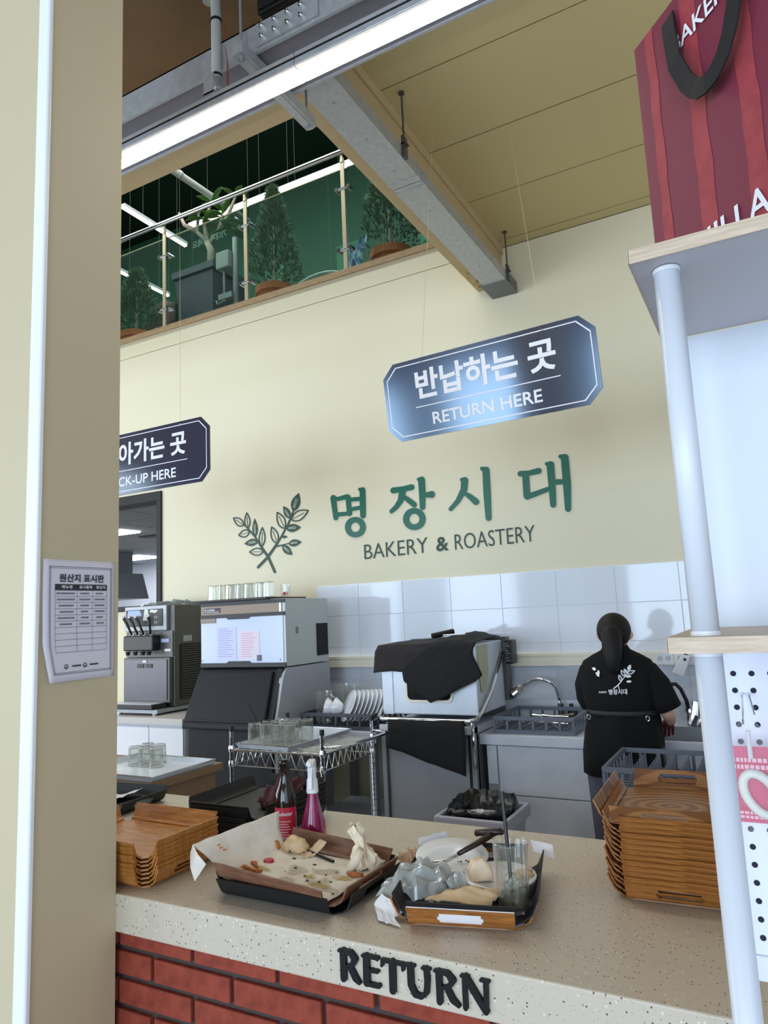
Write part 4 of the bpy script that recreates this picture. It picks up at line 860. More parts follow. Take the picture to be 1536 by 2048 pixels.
m = MB(); m.tube([(-1.655, 4.66, 1.32), (-1.65, 4.40, 1.10), (-1.65, 4.20, .985), (-1.66, 4.145, .955), (-1.70, 4.115, .945), (-2.30, 4.115, .945), (-2.34, 4.145, .955), (-2.35, 4.20, .985), (-2.35, 4.40, 1.10), (-2.345, 4.66, 1.32)], .0125, 10); m.build('lift_handle', CHROME, dw, smooth=True)
m = MB(); m.box(-2.36, 4.70, .05, -1.70, 4.78, 1.0); m.box(-2.36, 4.70, 1.0, -1.64, 4.78, 1.42); m.build('back_column', DSTEEL, dw, bevel=.004)
for x in (-2.352, -1.730):
    m = MB(); m.box(x, 4.19, .05, x+.03, 4.24, .90); m.build('corner_post', STEELD, dw)
m = MB(); m.box(-2.355, 4.17, .855, -1.70, 4.70, .90); m.build('wash_deck', STEEL, dw, bevel=.004)
m = MB(); m.box(-2.32, 4.22, .12, -1.70, 4.68, .855); m.build('cabinet', STEELD, dw)
m = MB(); m.box(-2.31, 4.205, .14, -1.755, 4.222, .84); m.build('front_panel', mat('grey_panel', S(158, 162, 170), .42, .3), dw, bevel=.003)
m = MB(); m.box(-1.75, 4.20, .10, -1.731, 4.23, .855); m.build('dark_stile', BLACKM, dw)
m = MB(); m.box(-2.30, 4.30, 0, -1.70, 4.65, .12); m.build('plinth', BLACKM, dw)
m = MB(); m.grid([[(-1.668, 4.23, 1.39), (-1.668, 4.42, 1.39)], [(-1.665, 4.24, 1.22), (-1.665, 4.40, 1.22)], [(-1.664, 4.26, 1.10), (-1.664, 4.34, 1.10)]]); m.build('side_label', mat('aged_label', S(186, 184, 156), .7), dw, solid=.001)
m = MB(); m.tube([(-1.70, 4.16, .93), (-1.695, 4.16, .80), (-1.70, 4.175, .66)], .011, 8); m.build('hose', CHROME, dw, smooth=True)
m = MB(); m.grid(sheet([[(-2.35, 4.72, 1.412), (-2.1, 4.72, 1.43), (-1.86, 4.70, 1.425)], [(-2.345, 4.19, 1.408), (-1.86, 4.19, 1.408)], [(-2.365, 4.172, 1.36), (-1.87, 4.175, 1.36)], [(-2.37, 4.150, 1.228), (-2.1, 4.165, 1.245), (-1.87, 4.165, 1.275)]], 22, 20, .003, 4, .004))
tag(m.build('towel', CLOTHB, solid=.004, smooth=True), 'brownish black towel hanging over the left front of the dishwasher hood', 'towel')
m = MB(); m.grid(sheet([[(-2.02, 4.68, 1.432), (-1.85, 4.70, 1.47), (-1.66, 4.66, 1.425)], [(-2.0, 4.40, 1.435), (-1.8, 4.42, 1.46), (-1.655, 4.42, 1.425)], [(-1.93, 4.165, 1.416), (-1.78, 4.17, 1.418), (-1.655, 4.185, 1.412)], [(-2.16, 4.150, 1.27), (-1.86, 4.150, 1.26), (-1.675, 4.165, 1.345)], [(-2.15, 4.153, 1.18), (-1.87, 4.150, 1.17), (-1.615, 4.165, 1.215)], [(-2.05, 4.156, 1.10), (-1.965, 4.150, 1.045), (-1.66, 4.165, 1.175)]], 24, 26, .003, 9, .003))
tag(m.build('towel', CLOTH, solid=.004, smooth=True), 'black towel hanging askew across the dishwasher window', 'towel')
m = MB(); m.grid(sheet([[(-2.25, 4.135, .93), (-1.73, 4.135, .915)], [(-2.252, 4.118, .964), (-1.728, 4.118, .960)], [(-2.25, 4.098, .94), (-1.728, 4.098, .94)], [(-2.255, 4.10, .85), (-1.728, 4.10, .80)], [(-2.27, 4.10, .775), (-2.0, 4.10, .70), (-1.735, 4.10, .625)]], 22, 18, .0015, 14, .004))
tag(m.build('towel', CLOTH, solid=.004, smooth=True), 'black towel folded over the dishwasher lift handle', 'towel')
sc_ = thing('squeegee', 'black roll and white stick lying on top of the dishwasher towels', 'squeegee', (-1.95, 4.4, 1.45))
m = MB(); m.tube([(-2.00, 4.30, 1.452), (-1.90, 4.42, 1.475)], .018, 12); m.build('roll', BLACK, sc_)
m = MB(); m.tube([(-2.06, 4.36, 1.45), (-1.78, 4.33, 1.46)], .005, 8); m.build('stick', WHITE, sc_)
bs = thing('control_box', 'black patterned box fixed at the rear corner of the dishwasher', 'control box', (-1.64, 4.72, 1.25))
m = MB(); m.box(-1.636, 4.66, 1.24, -1.585, 4.76, 1.40); m.build('body', BLACK, bs, bevel=.008)
m = MB(); [m.box(-1.632, 4.6575, 1.26+.016*i, -1.60-.012*(i % 3), 4.661, 1.266+.016*i) for i in range(8)]; m.build('pattern', mat('pale_blue_mark', S(130, 140, 160), .5), bs)

# ------------------------------------------------------------------ sink unit
sk = thing('sink_unit', 'long stainless sink unit with drainboard along the back wall', 'sink', (-.7, 4.6, 0))
m = MB(); m.box(-1.695, 4.245, .79, -.93, 4.90, .852); m.box(-.93, 4.245, .79, .45, 4.275, .852); m.box(-.93, 4.78, .79, .45, 4.90, .852); m.box(.35, 4.275, .79, .45, 4.78, .852); m.build('worktop', STEEL, sk, bevel=.004)
m = MB(); m.box(-.93, 4.275, .56, -.92, 4.78, .85); m.box(.34, 4.275, .56, .35, 4.78, .85); m.box(-.92, 4.275, .56, .34, 4.285, .85); m.box(-.92, 4.77, .56, .34, 4.78, .85); m.box(-.92, 4.285, .56, .34, 4.77, .57); m.build('basin', STEELD, sk)
m = MB(); m.box(-1.695, 4.885, .85, .45, 4.90, .985); m.build('upstand', STEEL, sk)
m = MB(); m.box(-1.66, 4.27, .12, .42, 4.86, .56); m.box(-1.66, 4.27, .56, -.94, 4.86, .79); m.build('cabinet', STEELD, sk)
m = MB(); m.box(-1.655, 4.258, .56, -1.592, 4.271, .785); m.box(-1.585, 4.258, .505, -.30, 4.271, .785); m.build('front_panel', STEEL, sk, bevel=.002)
m = MB(); m.box(-1.655, 4.256, .12, -.30, 4.271, .498); m.build('lower_panel', STEEL, sk, bevel=.002)
m = MB(); m.box(-.29, 4.258, .12, .42, 4.271, .785); m.build('side_door', STEEL, sk, bevel=.002)
m = MB(); m.box(-1.64, 4.33, 0, .40, 4.84, .12); m.build('plinth', BLACKM, sk)
rack('dish_rack', 'grey dish rack on the sink drainboard under the gooseneck tap', (-1.365, 4.54, .853), 0, .50, .49, .10)
dk2 = thing('cutlery_heap', 'dark cutlery heaped in the grey rack on the drainboard', 'cutlery', (-1.36, 4.5, .87)); rn = random.Random(5)
for i in range(14):
    a = rn.uniform(0, pi); x = -1.36+rn.uniform(-.12, .12); y = 4.48+rn.uniform(-.10, .10); d = Vector((cos(a), sin(a), 0))*.085; z = .876+.005*i
    m = MB(); m.tube([Vector((x, y, z))-d, Vector((x, y, z))+d*.4, Vector((x, y, z))+d], [.003, .004, .010], 6); m.build('spoon', CHROME, dk2)
tp = thing('gooseneck_tap', 'chrome gooseneck tap with spray head over the drainboard', 'tap', (-1.34, 4.83, .852))
m = MB(); m.tube([(-1.335, 4.83, .85), (-1.335, 4.83, .90)], .028, 14); m.tube([(-1.335, 4.83, .90), (-1.335, 4.83, .97)], .020, 12); m.build('base', CHROME, tp)
m = MB(); m.tube([(-1.335, 4.83, .96), (-1.345, 4.825, 1.03)] + [(-1.455+.108*cos(a), 4.815-.03*sin(a), 1.055+.075*sin(a)) for a in [pi*i/12 for i in range(1, 10)]] + [(-1.585, 4.77, 1.075)], .011, 10); m.build('spout', CHROME, tp, smooth=True)
m = MB(); m.tube([(-1.575, 4.775, 1.08), (-1.605, 4.76, 1.055), (-1.635, 4.745, 1.03)], [.018, .028, .032], 14); m.build('spray_head', CHROME, tp, smooth=False)
m = MB(); m.tube([(-1.637, 4.744, 1.028), (-1.641, 4.742, 1.025)], .026, 14); m.build('spray_face', BLACK, tp)
m = MB(); m.box(-1.30, 4.79, .86, -1.21, 4.85, .935); m.tube([(-1.26, 4.82, .935), (-1.26, 4.82, .97)], .014, 10); m.build('valve', BLACK, tp, bevel=.006)
t2 = thing('pull_out_tap', 'black hose tap over the sink basin at the right of the person', 'tap', (-.55, 4.83, .852))
m = MB(); m.tube([(-.545, 4.83, .85), (-.545, 4.83, .95)], .024, 12); m.build('base', CHROME, t2)
m = MB(); m.tube([(-.545, 4.83, .94), (-.55, 4.82, 1.0), (-.575, 4.81, 1.07), (-.60, 4.80, 1.10), (-.64, 4.79, 1.10), (-.675, 4.78, 1.07)], .012, 10); m.build('hose', BLACK, t2, smooth=True)
m = MB(); m.tube([(-.53, 4.79, .86), (-.50, 4.79, .92), (-.49, 4.79, 1.0)], [.024, .03, .022], 10); m.tube([(-.49, 4.79, .86), (-.46, 4.78, .90)], .02, 10); m.build('valve', CHROME, t2)
m = MB(); m.prism(rrect(-1.35, .99, -1.155, 1.185, .02), 'y', 4.86, 4.885); tag(m.build('chopping_board', FROST, bevel=.004), 'pale translucent board leaning on the tiles behind the taps', 'chopping board')
m = MB(); m.prism([(-.62, 1.165), (-.555, 1.135), (-.50, 1.265), (-.555, 1.275)], 'y', 4.84, 4.893); db = m.build('soap_dispenser', WHITE, bevel=.006); tag(db, 'tilted white dispenser hanging on the wall beside the shelf pole', 'dispenser')
m = MB(); m.tube([(-.537, 4.84, 1.245), (-.537, 4.836, 1.245)], .009, 10); m.build('button', BLACK, db)
m = MB(); m.tube([(-.52, 4.87, 1.268), (-.58, 4.86, 1.30)], .004, 6); m.build('cord', BLACK, db)

# ------------------------------------------------------------------ bin
bn = thing('waste_bin', 'grey waste bin lined with a black bag before the sink', 'bin', (-1.51, 3.77, 0))
m = MB(); q = lambda a, b, z: [(-1.51-a, 3.77-b, z), (-1.51+a, 3.77-b, z), (-1.51+a, 3.77+b, z), (-1.51-a, 3.77+b, z)]
m.hexa(q(.155, .16, 0), q(.18, .185, .50)); m.build('body', GBIN, bn, bevel=.015)
m = MB()
for a0, b0, a1, b1 in ((-.2, -.205, .2, -.18), (-.2, .18, .2, .205), (-.2, -.18, -.175, .18), (.175, -.18, .2, .18)): m.box(-1.51+a0, 3.77+b0, .475, -1.51+a1, 3.77+b1, .545)
m.build('rim', GBIN, bn, bevel=.01)
rn = random.Random(8); ring = lambda a, b, z, w: [(-1.51+a*cos(t)*(1+.18*abs(sin(2*t))**2)+rn.uniform(-w, w), 3.77+b*sin(t)*(1+.18*abs(sin(2*t))**2)+rn.uniform(-w, w), z+rn.uniform(-w, w)) for t in [2*pi*i/40 for i in range(41)]]
rows = [ring(.150, .155, .50, .004), ring(.160, .165, .545, .004), ring(.172, .176, .552, .006), ring(.165, .17, .575, .008), ring(.14, .145, .50, .01), ring(.13, .13, .38, .012), ring(.02, .02, .34, .01)]
rows = [[(x, y, z+(.022*max(0, (y-3.70)/.2) if z > .53 else 0)) for x, y, z in r[:-1]+[r[0]]] for r in rows]
m = MB(); m.grid(rows); m.build('bin_liner', mat('bin_bag', S(16, 16, 18), .25, bump=(40, .5, .01)), bn, smooth=True)
m = MB(); m.ball((-1.49, 3.66, .53), .045, 10, 7, (1.2, 1, .8)); m.v = [(x+rn.uniform(-.01, .01), y, z+rn.uniform(-.01, .01)) for x, y, z in m.v]; tag(m.build('paper_ball', PAPER), 'crumpled white paper in the black-lined bin', 'paper')

# ------------------------------------------------------------------ cart with peg rack
cr = table('service_cart', 'steel service cart under the peg rack behind the counter', -.74, -.24, 3.38, 3.84, .775, .03, .045, .3, 0, 'cart')
rack('dish_rack', 'grey peg dish rack on the service cart behind the tall tray stack', (-.515, 3.60, .776), 0, .50, .49, .11, None, True)

# ------------------------------------------------------------------ person at the sink
PX_, PY_ = -.795, 4.05
ps = thing('person', 'person in black printed t-shirt and apron seen from behind at the sink', 'person', (PX_, PY_, 0))
def skin_mesh(name, verts, edges, radii, m_, parent, root=0, lv=2):
    me = bpy.data.meshes.new(name); inv = ROOTM[ps.name].inverted()
    me.from_pydata([tuple(inv @ Vector(v)) for v in verts], edges, []); me.update()
    o = bpy.data.objects.new(name, me); COL.objects.link(o); me.materials.append(m_); o.parent = parent
    md = o.modifiers.new('skin', 'SKIN'); md.use_smooth_shade = True; md.branch_smoothing = .6
    for i, r in enumerate(radii):
        sv_ = me.skin_vertices[0].data[i]; sv_.radius = r if isinstance(r, tuple) else (r, r); sv_.use_root = (i == root)
    sd = o.modifiers.new('sub', 'SUBSURF'); sd.levels = lv; sd.render_levels = lv
    return o
V = [(-.795, 4.06, .88), (-.795, 4.05, 1.04), (-.795, 4.05, 1.20), (-.795, 4.05, 1.30), (-.795, 4.06, 1.365), (-.795, 4.065, 1.42), (-.795, 4.075, 1.48), (-.795, 4.07, 1.525),
     (-.655, 4.05, 1.245), (-.553, 4.02, 1.03), (-.575, 4.25, .965), (-.59, 4.33, .945),
     (-.925, 4.05, 1.245), (-.955, 4.11, 1.07), (-.85, 4.34, .98), (-.82, 4.40, .955),
     (-.70, 4.05, .82), (-.69, 4.06, .47), (-.69, 4.03, .085), (-.69, 4.16, .04),
     (-.89, 4.05, .82), (-.90, 4.06, .47), (-.90, 4.03, .085), (-.90, 4.16, .04),
     (-.795, 4.165, 1.445), (-.695, 4.07, 1.445), (-.895, 4.07, 1.445)]
E_ = [(0, 1), (1, 2), (2, 3), (3, 4), (4, 5), (5, 6), (6, 7), (3, 8), (8, 9), (9, 10), (10, 11), (3, 12), (12, 13), (13, 14), (14, 15), (0, 16), (16, 17), (17, 18), (18, 19), (0, 20), (20, 21), (21, 22), (22, 23), (5, 24), (5, 25), (5, 26)]
R_ = [(.15, .11), (.13, .095), (.14, .10), (.12, .085), .048, (.072, .08), (.076, .088), .05, .044, .037, .030, .024, .044, .037, .030, .024, .085, .055, .04, .03, .085, .055, .04, .03, .012, (.012, .020), (.012, .020)]
skin_mesh('body', V, E_, R_, SKIN, ps)
for sx in (-.032, .032):
    m = MB(); m.ball((PX_+sx, 4.148, 1.462), .011, 8, 6); m.build('eye', mat('eye_dark', S(30, 22, 20), .2), ps)
m = MB(); m.tube([(PX_-.022, 4.152, 1.405), (PX_, 4.158, 1.403), (PX_+.022, 4.152, 1.405)], .005, 6); m.build('mouth', mat('lip', S(170, 90, 86), .5), ps)
def loft(name, secs, m_, parent, n=28, sq=2.3, wr=0, seed=1, smooth=True):
    rn = random.Random(seed); rows = []
    for (cx, cy, z, rx, ry) in secs:
        r = []
        for i in range(n+1):
            a = 2*pi*(i % n)/n; c, s = cos(a), sin(a); k = (abs(c)**sq+abs(s)**sq)**(-1/sq)
            wv = wr*sin(a*7+z*9+seed)*(1+.5*sin(a*3+z*20)); r.append((cx+(rx+wv)*c*k, cy+(ry+wv)*s*k, z))
        rows.append(r)
    m = MB(); m.grid(rows); return m.build(name, m_, parent, smooth=smooth, solid=.004)
TS = mat('tshirt_black', S(16, 16, 18), .9, bump=(14, .25, .01), spec=.25); AP = mat('apron_black', S(13, 13, 15), .85, bump=(10, .35, .012), spec=.25); TR = mat('trousers_grey', S(78, 78, 92), .85, bump=(12, .4, .012))
SH = [(-.795, 4.055, 1.385, .06, .06), (-.795, 4.055, 1.36, .075, .072), (-.795, 4.052, 1.335, .125, .085), (-.795, 4.05, 1.305, .175, .10), (-.795, 4.05, 1.26, .200, .115), (-.795, 4.048, 1.20, .204, .125), (-.793, 4.045, 1.12, .196, .128), (-.79, 4.045, 1.06, .182, .124), (-.79, 4.05, 1.035, .172, .12), (-.79, 4.05, .98, .18, .125)]
loft('tshirt', SH, TS, ps, 36, 2.3, .0022, 2)
for pts, rad in (([(-.69, 4.05, 1.255), (-.645, 4.047, 1.235), (-.598, 4.04, 1.17), (-.565, 4.03, 1.09), (-.552, 4.035, 1.055)], [.060, .070, .072, .070, .070]), ([(-.90, 4.05, 1.255), (-.94, 4.05, 1.235), (-.968, 4.06, 1.17), (-.975, 4.09, 1.10), (-.965, 4.11, 1.07)], [.060, .066, .064, .060, .060])):
    m = MB(); m.tube(pts, rad, 16, cap=False); m.build('sleeve', TS, ps, smooth=True, solid=.004)
loft('apron', [(-.79, 4.05, 1.04, .178, .128), (-.79, 4.05, 1.0, .186, .132), (-.795, 4.05, .92, .20, .14), (-.80, 4.05, .82, .208, .145), (-.80, 4.05, .715, .212, .15)], AP, ps, 44, 2.4, .006, 4)
loft('apron_tie', [(-.79, 4.05, 1.025, .184, .134), (-.79, 4.05, 1.038, .186, .136), (-.79, 4.05, 1.05, .183, .133)], mat('tie_black', S(34, 34, 38), .7), ps, 36)
for x in (-.945, -.645):
    m = MB(); m.tube([(x+.009*cos(t), 3.952 if x < -.8 else 3.948, 1.015+.013*sin(t)) for t in [2*pi*i/10 for i in range(10)]], .003, 6, closed=True); m.build('apron_ring', CHROME, ps)
for sx in (-.105, .105):
    loft('trouser_leg', [(-.795+sx*.95, 4.055, .86, .105, .115), (-.795+sx, 4.055, .70, .10, .11), (-.795+sx, 4.06, .47, .085, .09), (-.795+sx, 4.05, .28, .08, .085), (-.795+sx, 4.04, .06, .078, .085)], TR, ps, 22, 2.1, .004, 6+int(sx*10))
    m = MB(); m.prism([(3.96, 0), (4.22, 0), (4.24, .03), (4.20, .06), (4.10, .085), (3.97, .085)], 'x', -.795+sx-.045, -.795+sx+.045); m.build('shoe', BLACKM, ps, bevel=.015)
# hair drawn back into a low ponytail
m = MB(); m.ball((-.795, 4.055, 1.462), .1, 24, 14, (.90, 1.05, .97))
m.f = [f for f in m.f if not (sum(m.v[i][1] for i in f)/len(f) > 4.10 and sum(m.v[i][2] for i in f)/len(f) < 1.515)]
m.build('hair', HAIR, ps, smooth=True, solid=.004)
m = MB(); m.tube([(-.79, 3.985, 1.475), (-.79, 3.955, 1.45), (-.788, 3.935, 1.39), (-.787, 3.93, 1.33), (-.786, 3.925, 1.28), (-.784, 3.925, 1.245)], [.040, .052, .052, .046, .036, .012], 16); m.build('ponytail', HAIR, ps, smooth=True)
m = MB(); m.tube([(-.79+.055*cos(t), 3.955+.02*sin(t), 1.45) for t in [2*pi*i/14 for i in range(14)]], .006, 6, closed=True); m.build('hair_tie', BLACKM, ps)
GL = mat('rubber_glove', S(104, 24, 40), .4)
for hx, hy, hz, s, dx in ((-.59, 4.325, .947, -1, -.30), (-.82, 4.39, .96, 1, .1)):
    W = Vector((hx, hy, hz)); d = Vector((dx, .75, -.55)).normalized(); sd_ = d.cross(Vector((0, 0, 1))).normalized(); up = sd_.cross(d)
    vs = [W-d*.05, W, W+d*.055]; es = [(0, 1), (1, 2)]; rs = [(.038, .038), (.032, .024), (.036, .018)]
    for k, (o_, L) in enumerate(((-.030, .066), (-.010, .076), (.010, .072), (.029, .056))):
        b = len(vs); p = W+d*.062+sd_*o_; vs += [p, p+d*L*.5-up*.006, p+d*L-up*.028]; es += [(2, b), (b, b+1), (b+1, b+2)]; rs += [.0095, .009, .0075]
    b = len(vs); vs += [W+d*.02+sd_*.034*s, W+d*.055+sd_*.055*s-up*.012, W+d*.08+sd_*.055*s-up*.03]; es += [(1, b), (b, b+1), (b+1, b+2)]; rs += [.011, .010, .0085]
    skin_mesh('rubber_glove', vs, es, rs, GL, ps, 1, 1)
def on_back(mb):
    out = []
    for x, y, z in mb.v:
        for (a, b) in zip(SH, SH[1:]):
            if b[2] <= z <= a[2]:
                u = (a[2]-z)/(a[2]-b[2]); cx, cy, rx, ry = [a[i]+(b[i]-a[i])*u for i in (0, 1, 3, 4)]; break
        k = min(.98, abs((x-cx)/(rx))); yy = cy-(ry+.004)*(1-k**2.3)**(1/2.3)-.0035; out.append((x, yy+(y-4.0), z))
    mb.v = out; return mb
m = MB(); sprig(m, G_STEM[1:2], G_LEAF[:7], 4.0, .001, .20, (-.775, 1.222), line=.022); m.strokes([[(-.775+.05*.2, 1.155, .004), (-.77, 1.185, .004)]], 4.0, .001)
lf = [(-.882, 1.262, -.905, 1.272, .016, 0), (-.872, 1.235, -.868, 1.262, .016, 1), (-.865, 1.228, -.885, 1.25, .014, 1)]
for x0, z0, x1, z1, wd, fl in lf: m.prism(leaf_poly(x0, z0, x1, z1, wd), 'y', 3.999, 4.0)
on_back(m); m.build('shirt_emblem', LET_W, ps)
for s_, x, z, h, wd, bo_ in (('BAKERY', -.872, 1.143, .010, .042, .01), ('명장시대', -.822, 1.139, .020, .094, .02)):
    o = text('shirt_lettering', s_, LET_W, ps, (x, 4.0, z), (1, 0, .03), (0, 0, 1), h, bo_, width=wd)
    inv = ROOTM[ps.name]; mb = MB(); mb.v = [tuple(inv @ v.co) for v in o.data.vertices]; on_back(mb)
    for v, p in zip(o.data.vertices, mb.v): v.co = inv.inverted() @ Vector(p)
# ------------------------------------------------------------------ service counter with brick front
ctr = thing('service_counter', 'return counter with a pale terrazzo worktop and red brick front', 'counter', (-1.2, 1.7, 0))
MB().box(-4.2, 1.315, .861, 1.1, 2.135, .95).build('worktop', TOPM, ctr, bevel=.004)
bk = MB().box(-4.2, 1.345, 0, 1.1, 2.06, .861).build('mortar_bed', MORTAR, ctr)
b0 = None
for r_ in range(14):
    zt = .8625 if r_ == 0 else .8115-.0655*(r_-1); zb = .8245 if r_ == 0 else zt-.0525
    off = -1.277 if r_ % 2 == 0 else -1.405
    for k in range(-4, 8):
        x = off+.2455*k+.006
        if x > .9 or zb < -.05: continue
        if r_ == 0: b = MB().box(0, 0, 0, .2335, .02, .0375).build('brick', BRICK, bk, local=True, bevel=.002, seg=1) if k == -4 else b0.copy()
        elif r_ == 1 and k == -4: b = MB().box(0, 0, 0, .2335, .02, .0525).build('brick', BRICK, bk, local=True, bevel=.002, seg=1)
        else: b = b0.copy()
        if b.name not in COL.objects: COL.objects.link(b); b.parent = bk
        b0 = b; o_ = ROOTM[ctr.name].translation
        b.location = (x-o_.x, 1.332-o_.y+random.uniform(-.0015, .0015), max(zb, 0)-o_.z); b.rotation_euler = (0, random.uniform(-.002, .002), random.uniform(-.004, .004))
cl = thing('counter_lettering', 'black serif letters spelling RETURN fixed on the worktop edge', 'lettering', (-.70, 1.315, .88))
for s_ in L_RET: MB().strokes(s_, 1.3145, .0075).build('letter', LET_K, cl)

# ------------------------------------------------------------------ trays
def tray_mesh(name, L, W, m_, th=.004, tilt=1.0, slot=True):
    a, b, c = L/2, W/2, .012; prof = [(0, 0), (.007, .001), (.013, .004), (.018, .009), (.0215, .015), (.0255, .024), (.0285, .031), (.033, .041)]
    m = MB(); oc = [(-a+c, -b), (a-c, -b), (a, -b+c), (a, b-c), (a-c, b), (-a+c, b), (-a, b-c), (-a, -b+c)]
    m.add([(x, y, 0) for x, y in oc], [tuple(range(8))])
    for side in range(4):
        half = (a-c) if side % 2 == 0 else (b-c); sl = slot and side % 2 == 1
        us = [-half, -half*.6, -half*.2, half*.2, half*.6, half] if not sl else [-half, -.052, -.048, -.044, 0, .044, .048, .052, half]
        rows = []
        for (d, z) in prof:
            row = []
            for u in us:
                k = 1+.10*(z/.041)*(abs(u) == half)*(.3 if side % 2 == 0 else .2)
                u2 = u*k
                row.append({0: (u2, -b-d, z), 1: (a+d, u2, z), 2: (u2, b+d, z), 3: (-a-d, u2, z)}[side])
            rows.append(row)
        skip = set()
        if sl:
            for j in range(1, 7):
                for i in ((3, 4, 5) if j not in (1, 2, 5, 6) else (4,)) if j not in (1, 6) else (): skip.add((i, j))
        m.grid(rows, skip)
    bm = bmesh.new(); vv = [bm.verts.new(p) for p in m.v]
    for f in m.f: bm.faces.new([vv[i] for i in f])
    bmesh.ops.remove_doubles(bm, verts=bm.verts[:], dist=1e-5)
    bmesh.ops.recalc_face_normals(bm, faces=bm.faces[:])
    up = [f for f in bm.faces if len(f.verts) == 8]
    if up and up[0].normal.z < 0: bmesh.ops.reverse_faces(bm, faces=bm.faces[:])
    bmesh.ops.solidify(bm, geom=bm.faces[:], thickness=th)
    me = bpy.data.meshes.new(name); bm.to_mesh(me); bm.free(); me.materials.append(m_)
    zmin = min(v.co.z for v in me.vertices)
    for v in me.vertices: v.co.z -= zmin
    for p in me.polygons: p.use_smooth = False
    return me
TM = {k: tray_mesh('tray_mesh_'+k, .335, .245, m_, .0038) for k, m_ in (('wood', TRAYW), ('rings', TRAYR), ('oak', TRAYO), ('dark', TRAYD))}
TMB = tray_mesh('tray_mesh_black', .335, .245, BLACKM, .003)
def tray(name, me, label, loc, rot, group=None, tilt=0):
    o = bpy.data.objects.new(name, me); COL.objects.link(o); o.location = loc; o.rotation_euler = (0, tilt, rot) if not isinstance(tilt, tuple) else (*tilt, rot)
    return tag(o, label, 'tray', group)
n = 14; rn = random.Random(21)
for i in range(n):
    top = i == n-1
    lab = 'topmost wooden tray of the tall stack beside the shelf pole, ring grain showing' if top else ('lowest wooden tray of the tall stack beside the shelf pole' if i == 0 else f'wooden tray in the tall stack beside the shelf pole, {ORD[n-1-i]} from the top')
    tray('wooden_tray', TM['rings'] if top else TM['wood'], lab, (-.257+rn.uniform(-.002, .002)-(.016 if top else 0), 1.908+rn.uniform(-.002, .002)-(.006 if top else 0), .9505+.0115*i+(.010 if top else 0)), radians(92.5)+rn.uniform(-.012, .012), 'wooden trays in the tall stack')
n = 8
for i in range(n):
    lab = 'topmost oak tray of the stack beside the pillar' if i == n-1 else ('lowest oak tray of the stack beside the pillar' if i == 0 else f'oak tray in the stack beside the pillar, {ORD[n-1-i]} from the top')
    tray('wooden_tray', TM['oak'], lab, (-1.632+rn.uniform(-.002, .002), 1.486+rn.uniform(-.002, .002), .9505+.0100*i), rn.uniform(-.015, .012), 'oak trays beside the pillar')
n = 9
for i in range(n):
    lab = 'topmost black tray of the stack behind the bottle' if i == n-1 else ('lowest black tray of the stack behind the bottle' if i == 0 else f'black tray in the stack behind the bottle, {ORD[n-1-i]} from the top')
    tray('plastic_tray', TMB, lab, (-1.537+rn.uniform(-.002, .002), 1.913+rn.uniform(-.002, .002), .9505+.0085*i), radians(90)+rn.uniform(-.01, .01), 'black trays behind the bottle')
tray('plastic_tray', TMB, 'single black tray with white paper at the far edge of the counter by the pillar', (-2.27, 1.92, .9505), radians(4))
m = MB(); m.grid(sheet([[(-2.42, 1.83, .957), (-2.41, 2.03, .957)], [(-2.30, 1.84, .958), (-2.29, 2.04, .96)], [(-2.235, 1.92, .965), (-2.22, 2.06, .985)]], 8, 8, .003, 4)); tag(m.build('paper_sheet', PAPER, solid=.0006), 'white paper lying in the single black tray at the far edge', 'paper')
m = MB(); rows = sheet([[(-1.50, 1.86, 1.03), (-1.43, 1.83, 1.04), (-1.375, 1.86, 1.06)], [(-1.52, 1.93, 1.05), (-1.44, 1.93, 1.10), (-1.38, 1.93, 1.085)], [(-1.52, 2.02, 1.03), (-1.45, 2.03, 1.075), (-1.39, 2.02, 1.07)]], 20, 16, .014, 31)
m.grid(rows); tag(m.build('cleaning_cloth', MAROON, solid=.006, smooth=True), 'crumpled dark maroon cloth on the black tray stack', 'cloth')

# bottle and spray bottle
bt = thing('beer_bottle', 'brown beer bottle with a red label behind the littered tray', 'bottle', (-1.327, 1.772, .9505)); bx, by, bz = -1.327, 1.772, .9505
BRN = mat('brown_glass', S(22, 12, 10), .08, spec=.7)
m = MB(); m.lathe(bx, by, [(.026, bz), (.031, bz+.004), (.0315, bz+.125), (.029, bz+.148), (.019, bz+.172), (.0145, bz+.19), (.0135, bz+.228), (.0155, bz+.230), (.0155, bz+.236), (.013, bz+.238), (.0125, bz+.242), (.010, bz+.242)], 28); m.build('glass', BRN, bt, smooth=True)
RED = mat('label_red', S(190, 34, 62), .45)
def wrap(x0, y0, r, a0, a1, z0, z1, nn=16): return [[(x0+r*cos(a0+(a1-a0)*i/nn), y0+r*sin(a0+(a1-a0)*i/nn), z) for i in range(nn+1)] for z in (z0, z1)]
fa = radians(-90)+.52       # label faces the viewer
m = MB(); m.grid(wrap(bx, by, .0321, fa-1.25, fa+1.25, bz+.022, bz+.112)); lb_ = m.build('label', RED, bt, smooth=True)
def curved_text(s_, r, x0, y0, a_mid, z, h, wd, m_, parent, bold=0, slant=0):
    o = text('label_lettering', s_, m_, parent, (0, 0, 0), (1, 0, 0), (0, 0, 1), h, bold, width=wd); rt = parent
    while rt.parent: rt = rt.parent
    R = ROOTM[rt.name]; inv = R.inverted()
    for v in o.data.vertices:
        p = R @ v.co; a = a_mid+(p.x+slant*p.z-wd/2)/r; v.co = inv @ Vector((x0+r*cos(a), y0+r*sin(a), z+p.z))
    return o
curved_text('Budweiser', .0326, bx, by, fa, bz+.090, .011, .046, LET_W, lb_, .012, .25)
m = MB()
